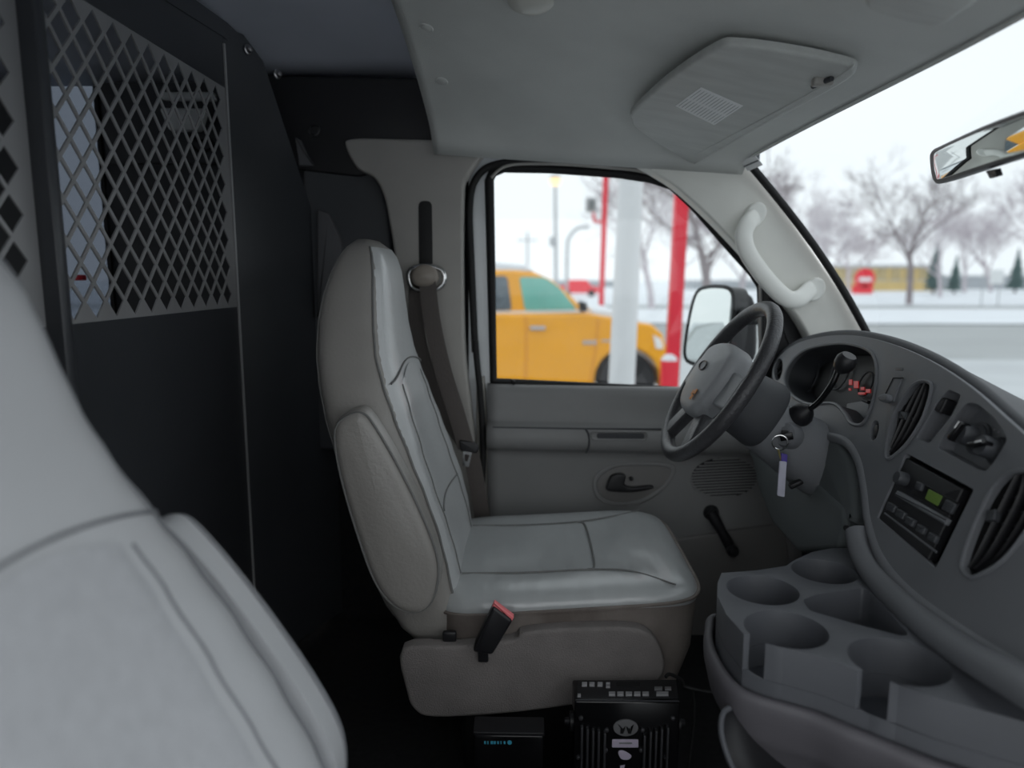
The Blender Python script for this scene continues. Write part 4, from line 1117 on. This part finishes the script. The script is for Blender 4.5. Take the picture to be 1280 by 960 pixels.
# low ploughed bank along the verge
rnd = random.Random(3)
def bank(name, y, h, x0_, x1_, label):
    n = 120
    hs = [h * (.6 + .4 * math.sin(k * .7 + rnd.random()) + .3 * rnd.random()) for k in range(n)]
    def fn(u, v):
        k = round(u * (n - 1)); w = v * math.pi
        return (lerp(x0_, x1_, u), y - 1.1 * math.cos(w), GZ + .02 + max(.05, hs[k]) * math.sin(w))
    o = grid(name, fn, n, 7, M['snow']); tag(o, label, 'snow bank', kind='stuff')
bank('snow_bank', 27.2, .22, -60, 90, 'low ploughed snow bank along the far side of the road')
bank('snow_bank', 49.5, .30, -60, 120, 'ploughed snow bank in front of the tan building')

# outside door mirror
sm = thing('side_mirror', 'rain-spotted black door mirror outside the driver window', 'mirror', V((.62, 2.4, .75)))
SN = V((-.84, -.54, .04)).normalized(); SC = V((.60, 2.36, .89))
def SP(px, py, o=0): return onP(px, py, SC + SN * o, SN)
SG = [(858, 440), (864, 395), (872, 368), (884, 361), (905, 361), (914, 368), (915, 390), (911, 430), (904, 452), (890, 455), (866, 452)]
sh2 = [((x - 886) * 1.07 + 886, (y - 408) * 1.05 + 408) for x, y in SG]
puff('mirror_shell', cr([SP(*p) - SN * .071 for p in sh2], 4), SN, .072, .010, M['black_plastic'], sm)
puff('mirror_glass', cr([SP(*p, .003) for p in SG], 4), SN, .002, .0008, M['mirror_glass'], sm)
tube('glass_frame', cr([SP(*p, .003) for p in sh2], 4), .006, M['rubber'], sm, 6, True)
tube('mirror_arm', [atY(908, 398, 2.42), atY(925, 395, 2.34), atY(950, 396, 2.20), atY(962, 398, 2.09)], [.035, .03, .025, .03], M['black_plastic'], sm, 12)
puff('mirror_back', cr(LY([(905, 380), (925, 368), (938, 378), (940, 440), (925, 455), (905, 452)], 2.46), 4), V((0, -1, 0)), .06, .02, M['black_plastic'], sm)

# ------------------------------------------------------------------ yellow pickup
YT = 9.2
tk = thing('pickup_truck', 'yellow crew-cab pickup truck with snow on roof and hood, parked outside', 'pickup truck', V((-1, 10.1, GZ)))
def T(px, py): p = atY(px, py, YT); return (p.x, p.z)
xw, zw = T(784, 468)[0], GZ + .38
zbelt = T(660, 392)[1]; ztop = T(620, 338)[1]
xnose = T(834, 440)[0]; xcowl = T(737, 388)[0]
def arch(xc, r, n=10): return [(xc + r * math.cos(math.pi * k / n), zw + r * math.sin(math.pi * k / n)) for k in range(n + 1)]
xr_ = xw - 3.57
lowz = GZ + .27
body = [(xnose - .02, lowz + .05), (xw + .42, lowz)] + arch(xw, .42) + [(xw - .42, lowz), (xr_ + .5, lowz)] + arch(xr_, .50) + [(xr_ - .5, lowz), (xr_ - 1.15, lowz + .25), (xr_ - 1.15, zbelt + .02), (T(440, 392)[0], zbelt + .02), (T(445, 392)[0], zbelt), (xcowl, zbelt), (xcowl + .12, zbelt - .02), (xnose - .20, T(815, 406)[1]), (xnose - .06, T(826, 418)[1]), (xnose, T(829, 440)[1])]
def ext(name, prof_, y0_, y1_, m, bev=.02, parent=tk):
    return prism(name, [V((x, y0_, z)) for x, z in prof_], V((0, -1, 0)), y1_ - y0_, M[m], parent, bev)
ext('truck_body', body, YT, YT + 1.9, 'taxi_yellow', .04)
cab = [(T(440, 392)[0], zbelt - .03), (xcowl, zbelt - .03), T(716, 372), T(690, 350), T(668, 340), T(640, 337), T(560, 337), T(480, 340), T(452, 352)]
ext('cab', cab, YT + .10, YT + 1.80, 'taxi_yellow', .06)
def pane(name, pts, m): return puff(name, fillet(LY(pts, YT + .10), .05), V((0, -1, 0)), .012, .004, M[m], tk)
pane('side_window', [(649, 346), (682, 347), (700, 360), (721, 387), (656, 388)], 'truck_glass')
pane('side_window', [(560, 345), (634, 345), (640, 388), (560, 389)], 'truck_glass_dark')
tube('window_trim', LY([(560, 391), (640, 391), (735, 389)], YT + .09), .02, M['snow'], tk, 6)
tube('door_seam', LY([(657, 395), (658, 440), (656, 492)], YT - .002), .007, M['label_orange'], tk, 5)
tube('door_seam', LY([(748, 398), (744, 440), (735, 490)], YT - .002), .007, M['label_orange'], tk, 5)
rbox('door_handle', atY(672, 410, YT - .03), (.20, .05, .05), M['pole_grey'], tk, r=.015)
puff('wing_mirror', fillet(LY([(722, 375), (733, 378), (734, 388), (724, 390)], YT - .12), .03), V((0, -1, 0)), .16, .03, M['black_plastic'], tk)
for px in (731, 737, 743): rbox('fender_badge', atY(px, 428, YT - .006), (.045, .012, .06), M['pole_grey'], tk, r=.004)
rbox('fender_badge', atY(758, 426, YT - .006), (.12, .012, .025), M['pole_grey'], tk, r=.004)
puff('headlamp', fillet(LY([(816, 418), (826, 424), (829, 436), (820, 436)], YT - .005), .02), V((0, -1, 0)), .02, .008, M['label_paper'], tk)
rbox('bumper', V((xnose + .02, YT + .95, GZ + .52)), (.18, 1.9, .30), M['taxi_yellow'], tk, r=.05)
for xc in (xw, xr_):
    for yy, s in ((YT + .01, -1), (YT + 1.89, 1)):
        wl_ = lathe('wheel', V((xc, yy + .12 * -s, zw)), V((0, s, 0)), [(.24, -.12), (.35, -.12), (.37, -.08), (.37, .08), (.35, .12), (.24, .12)], M['tyre'], tk, 32)
        lathe('wheel_disc', V((xc, yy + .12 * -s, zw)), V((0, s, 0)), [(.24, .06), (.22, .11), (.08, .09), (.07, .12), (.001, .12)], M['pole_grey'], wl_, 24)
def snow_cap(name, prof_, y0_, y1_):
    return tag(ext(name, prof_, y0_, y1_, 'snow', .02), kind=None)
snow_cap('roof_snow', [T(470, 338), T(668, 339), T(655, 331), T(620, 328), T(480, 330)], YT + .13, YT + 1.77)
snow_cap('hood_snow', [(xcowl + .02, zbelt - .03), (xnose - .24, T(815, 409)[1]), (xnose - .30, T(810, 402)[1]), (xcowl + .35, zbelt + .03), (xcowl + .03, zbelt + .06)], YT + .06, YT + 1.84)

# ------------------------------------------------------------------ poles and lamps
wp = thing('sign_post', 'thick white steel post standing between the van and the yellow pickup', 'post', atZ(770, 560, GZ))
def pole(parent, name, px0, py0, px1, y, r0, r1, m, ztop_, seg=20):
    b = atY(px1, 480, y); t = atY(px0, py0, y); d = (t - b) / (t.z - b.z)
    lo_, hi_ = b + d * (GZ - b.z), b + d * (ztop_ - b.z)
    tube(name, [lo_, lo_.lerp(hi_, .33), lo_.lerp(hi_, .66), hi_], [r0, lerp(r0, r1, .33), lerp(r0, r1, .66), r1], M[m], parent, seg); return lo_, hi_, d, b
lo_, hi_, d_, b_ = pole(wp, 'post_shaft', 789, 223, 777, 6.0, .115, .085, 'pole_white', 4.5)
wp.location = lo_
for o in wp.children: o.matrix_parent_inverse = Matrix.Translation(wp.location).inverted()
tube('post_collar', [b_ + d_ * (1.06 - b_.z - .01), b_ + d_ * (1.06 - b_.z + .01)], .103, M['pole_white'], wp, 20)
lathe('post_foot', lo_, V((0, 0, 1)), [(.2, 0), (.2, .03), (.12, .04)], M['pole_white'], wp, 20)
rp_ = thing('red_post', 'broad red square post right of the white post', 'post', atY(838, 600, 6.6))
def sqpost(parent, px0, py0, px1, y, w, z0, z1, m, name='post_shaft'):
    b = atY(px1, 480, y); t = atY(px0, py0, y); d = (t - b) / (t.z - b.z)
    tube(name, [b + d * (z0 - b.z), b + d * (z1 - b.z)], w * .7071, M[m], parent, 4, up=V((1, 1, 0)))
    return b + d * (z0 - b.z)
rp_.location = sqpost(rp_, 852, 240, 839, 6.6, .115, GZ, 4.2, 'pole_red')
for o in rp_.children: o.matrix_parent_inverse = Matrix.Translation(rp_.location).inverted()
rbox('post_base', atY(836, 470, 6.55) + V((0, 0, -.33)), (.14, .14, .95), M['pole_red'], rp_, r=.01)
lathe('base_snow', atY(836, 470, 6.55) + V((0, 0, .145)), V((0, 0, 1)), [(.075, 0), (.06, .03), (.03, .055), (.001, .06)], M['snow'], rp_, 14)
fp = thing('floodlight_pole', 'thin red pole with a grey floodlight head behind the pickup', 'lamp post', atY(748, 480, 15))
fp.location = sqpost(fp, 757, 225, 748, 15, .10, GZ, 4.6, 'pole_red')
for o in fp.children: o.matrix_parent_inverse = Matrix.Translation(fp.location).inverted()
tube('lamp_bracket', LY([(752, 277), (743, 277), (742, 266)], 15), .035, M['pole_red'], fp, 8)
rbox('flood_head', atY(739, 256, 15), (.22, .2, .28), M['pole_grey'], fp, r=.03)
puff('flood_lens', LY([(736, 250), (743, 250), (743, 262), (736, 262)], 14.9), V((0, -1, 0)), .02, .005, M['ink'], fp)
sl = thing('street_lamp', 'lit street lamp with warm glow on a slim grey pole', 'street lamp', atY(694, 480, 32))
_, hi2, _, _ = pole(sl, 'lamp_pole', 694, 226, 696, 32, .10, .06, 'pole_grey', 5.35, 10)
sl.location = V((atY(696, 480, 32).x, 32, GZ))
for o in sl.children: o.matrix_parent_inverse = Matrix.Translation(sl.location).inverted()
gh_ = atY(694, 226, 32)
lathe('lamp_head', gh_ + V((0, 0, .12)), V((0, 0, 1)), [(.12, -.04), (.25, 0), (.22, .08), (.05, .14), (.001, .15)], M['pole_grey'], sl, 16)
lathe('lamp_globe', gh_, V((0, 0, 1)), [(.001, -.24), (.18, -.16), (.26, 0), (.2, .08), (.001, .09)], M['lamp_glow'], sl, 16)
rbox('meter_box', atY(692, 302, 31.8), (.35, .3, .4), M['pole_grey'], sl, r=.03)
for px, y, zt_, lab_ in ((659, 60, 4.6, 'thin utility pole far behind the pickup roof'), (708, 41, 3.9, 'slim curved pole to the right of the lit street lamp')):
    u_ = thing('utility_pole', lab_, 'pole', V((atY(px, 400, y).x, y, GZ)), 'far utility poles')
    p0 = V((atY(px, 400, y).x, y, GZ))
    pts = [p0, p0 + V((0, 0, (zt_ - GZ) * .7)), p0 + V((0, 0, zt_ - GZ))]
    if px == 708: pts = cr([p0, p0 + V((0, 0, 3.2)), p0 + V((.15, 0, 3.9)), p0 + V((.6, 0, 4.35)), p0 + V((1.2, 0, 4.4))], 5, False)
    tube('pole_shaft', pts, .09, M['pole_grey'], u_, 8)
    if px != 708: rbox('crossarm', p0 + V((0, 0, 4.6)), (1.6, .12, .12), M['pole_grey'], u_)

# ------------------------------------------------------------------ bare trees
def tree(label, px, y, h, spread, seed, m='bark', lean=0.0, levels=6, r0=None):
    rn = random.Random(seed)
    b = V((atY(px, 370, y).x, y, GZ))
    t = thing('bare_tree', label, 'tree', b, 'leafless winter trees')
    TV, TF, BV, BF = [], [], [], []
    r0 = r0 or h * .022
    def grow(p, d, L, r, lev):
        n = 3 if lev < 3 else 2
        pts, rs = [p], [r]; q = p; dd = d.copy()
        for k in range(n):
            dd = (dd + V((rn.uniform(-1, 1), rn.uniform(-1, 1), rn.uniform(-.3, .7))) * .16).normalized()
            q = q + dd * (L / n); pts.append(q); rs.append(lerp(r, r * .62, (k + 1) / n))
        seg = 8 if lev == 0 else (5 if lev < 2 else 3)
        A, B = (TV, TF) if lev == 0 else (BV, BF)
        v_, f_ = tube_geo(pts, rs, seg, off=len(A)); A.extend(v_); B.extend(f_)
        if lev >= levels: return
        nb = 4 if lev == 0 else (4 if lev < 3 else 3)
        for k in range(nb):
            s = rn.uniform(.45, 1.0) if k else 1.0
            i = min(n - 1, int(s * n)); w = s * n - i
            pp = pts[i].lerp(pts[i + 1], w)
            ax_ = V((rn.uniform(-1, 1), rn.uniform(-1, 1), rn.uniform(-.25, .45))).normalized()
            nd = (dd * (1.0 if k else 1.5) + ax_ * spread * (1.0 if k else .5)).normalized()
            grow(pp, nd, L * rn.uniform(.58, .80), max(rs[-1] * rn.uniform(.55, .8), h * .0012), lev + 1)
    grow(b, V((lean, 0, 1)).normalized(), h * .34, r0, 0)
    mesh('trunk', TV, TF, M[m], t, fix=False)
    mesh('branches', BV, BF, M[m], t, fix=False, smooth=False)
    return t
tree('tall leafless tree with broad crown standing on the verge left of the white sign', 1137, 44, 9.2, .95, 11, 'bark')
tree('leafless tree at the right edge of the windshield view below the mirror', 1290, 46, 9.5, .95, 23, 'bark_haze')
tree('pale leafless tree above the tan building, right of the windshield pillar', 1032, 62, 8.6, .95, 31, 'bark_haze')
tree('big leafless tree behind the red post in the door window', 886, 24, 7.6, 1.0, 47, 'bark', r0=.18)
tree('leafless tree partly hidden by the white post', 815, 38, 8.4, .95, 59, 'bark_haze')
tree('small pale leafless tree just right of the windshield pillar top', 985, 58, 11.0, .9, 71, 'bark_haze')
tree('distant leafless tree between the tall tree and the white sign', 1205, 75, 9.0, .95, 83, 'bark_haze')
tree('distant leafless tree beyond the tan building roof', 1085, 100, 9.8, .95, 97, 'bark_haze')
tree('slender leafless tree at the right of the door window, above the door mirror', 925, 40, 8.2, 1.0, 101, 'bark_haze')
tree('far leafless tree behind the gap between the two red posts', 838, 70, 10.5, .95, 103, 'bark_haze')
tree('far leafless tree left of the tall verge tree', 1060, 75, 10.0, .95, 107, 'bark_haze')
tree('far leafless tree right of the tall verge tree', 1175, 60, 8.6, .95, 109, 'bark_haze')
tree('far leafless tree directly above the white roadside sign', 1238, 80, 10.5, .95, 113, 'bark_haze')
# conifers
def conifer(label, px, y, h, seed):
    rn = random.Random(seed); b = V((atY(px, 370, y).x, y, GZ))
    t = thing('conifer', label, 'tree', b, 'conifers by the road')
    tube('trunk', [b, b + V((0, 0, h * .3))], h * .03, M['bark'], t, 8)
    vs_, f = [], []
    for k in range(9):
        z0, r = h * (.12 + .095 * k), h * .24 * (1 - k / 9.5)
        n = 11
        c = len(vs_); vs_.append(b + V((0, 0, z0 + h * .17)))
        for i in range(n):
            a = 2 * math.pi * (i + rn.random() * .5) / n; rr_ = r * rn.uniform(.7, 1.1)
            vs_.append(b + V((math.cos(a) * rr_, math.sin(a) * rr_, z0 - rn.random() * h * .03)))
        for i in range(n): f.append((c, c + 1 + i, c + 1 + (i + 1) % n))
        f.append(tuple(c + 1 + i for i in range(n)))
    mesh('foliage', vs_, f, M['conifer'], t, smooth=False)
conifer('dark conifer right of the tall bare tree', 1166, 68, 4.6, 5)
conifer('wide conifer left of the white roadside sign', 1192, 70, 3.6, 6)
conifer('conifer at the right frame edge behind the sign', 1268, 74, 4.4, 8)

# ------------------------------------------------------------------ tan building, signs and far sheds
YBD = 84
bd = thing('roadside_building', 'low tan building with pale roof beyond the road', 'building', V((atY(1115, 370, YBD).x, YBD + 4, GZ)))
p0, p1 = atY(1032, 370, YBD), atY(1172, 334, YBD)
rbox('facade_wall', ((p0.x + p1.x) / 2, YBD + 4, (GZ + p1.z) / 2), (p1.x - p0.x, 8, p1.z - GZ), M['facade'], bd)
rbox('flat_roof', ((p0.x + p1.x) / 2, YBD + 4, p1.z + .15), (p1.x - p0.x + .6, 8.6, .35), M['facade_roof'], bd)
for k in range(7):
    x = lerp(p0.x + .8, p1.x - .8, (k + .5) / 7)
    w_ = rbox('window', (x, YBD - .03, GZ + 2.0), (1.1, .1, 1.5), M['facade_pane'], bd)
    rbox('window_sill', (x, YBD - .08, GZ + 1.2), (1.3, .2, .1), M['facade_roof'], w_)
rs_ = thing('red_roadside_sign', 'blurred red and white roadside sign in front of the tan building', 'sign', V((atY(1082, 370, 70).x, 70, GZ)))
cs_ = atY(1081, 348, 70)
lathe('sign_disc', cs_, V((0, -1, 0)), [(.95, -.1), (.95, .08), (.85, .1), (.001, .1)], M['sign_red'], rs_, 24)
rbox('sign_band', cs_ + V((0, -.12, -.1)), (1.2, .04, .4), M['sign_white'], rs_)
rbox('sign_panel', atY(1078, 362, 70), (1.9, .2, .9), M['sign_red'], rs_)
rbox('sign_leg', V((cs_.x, 70.1, (GZ + cs_.z) / 2)), (.3, .2, cs_.z - GZ), M['sign_white'], rs_)
wsn = thing('white_roadside_sign', 'white rectangular sign on two thin posts at the far right', 'sign', V((atY(1240, 380, 42).x, 42, GZ)))
q = atY(1246, 346, 42)
rbox('sign_board', q, (.75, .06, .8), M['sign_white'], wsn)
for px in (1228, 1249): tube('sign_leg', [V((atY(px, 370, 42).x, 42.06, GZ)), V((atY(px, 370, 42).x, 42.06, q.z + .3))], .035, M['pole_grey'], wsn, 6)
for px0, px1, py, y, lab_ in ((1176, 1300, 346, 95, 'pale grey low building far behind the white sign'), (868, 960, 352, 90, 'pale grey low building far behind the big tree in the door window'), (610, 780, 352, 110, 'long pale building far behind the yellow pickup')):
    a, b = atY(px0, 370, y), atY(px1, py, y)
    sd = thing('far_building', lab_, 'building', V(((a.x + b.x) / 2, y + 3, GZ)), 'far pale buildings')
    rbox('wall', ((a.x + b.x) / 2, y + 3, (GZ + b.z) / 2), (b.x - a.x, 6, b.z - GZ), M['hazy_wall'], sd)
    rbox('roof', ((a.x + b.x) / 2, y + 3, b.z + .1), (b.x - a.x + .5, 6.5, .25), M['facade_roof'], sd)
rv = thing('red_vehicle', 'small red parked car far behind the pickup windshield', 'car', V((atY(724, 370, 60).x, 60, GZ)))
cx_ = atY(724, 370, 60).x
prism('car_body', [V((cx_ + a, 60, GZ + b)) for a, b in ((-1.6, .3), (1.6, .3), (1.65, .8), (1.0, .9), (.6, 1.4), (-.7, 1.4), (-1.2, .95), (-1.65, .85))], V((0, -1, 0)), 1.6, M['sign_red'], rv, .05)
for a in (-1, 1): lathe('wheel', V((cx_ + a, 60.05, GZ + .3)), V((0, -1, 0)), [(.3, -.2), (.3, .05), (.18, .07), (.001, .07)], M['tyre'], rv, 16)
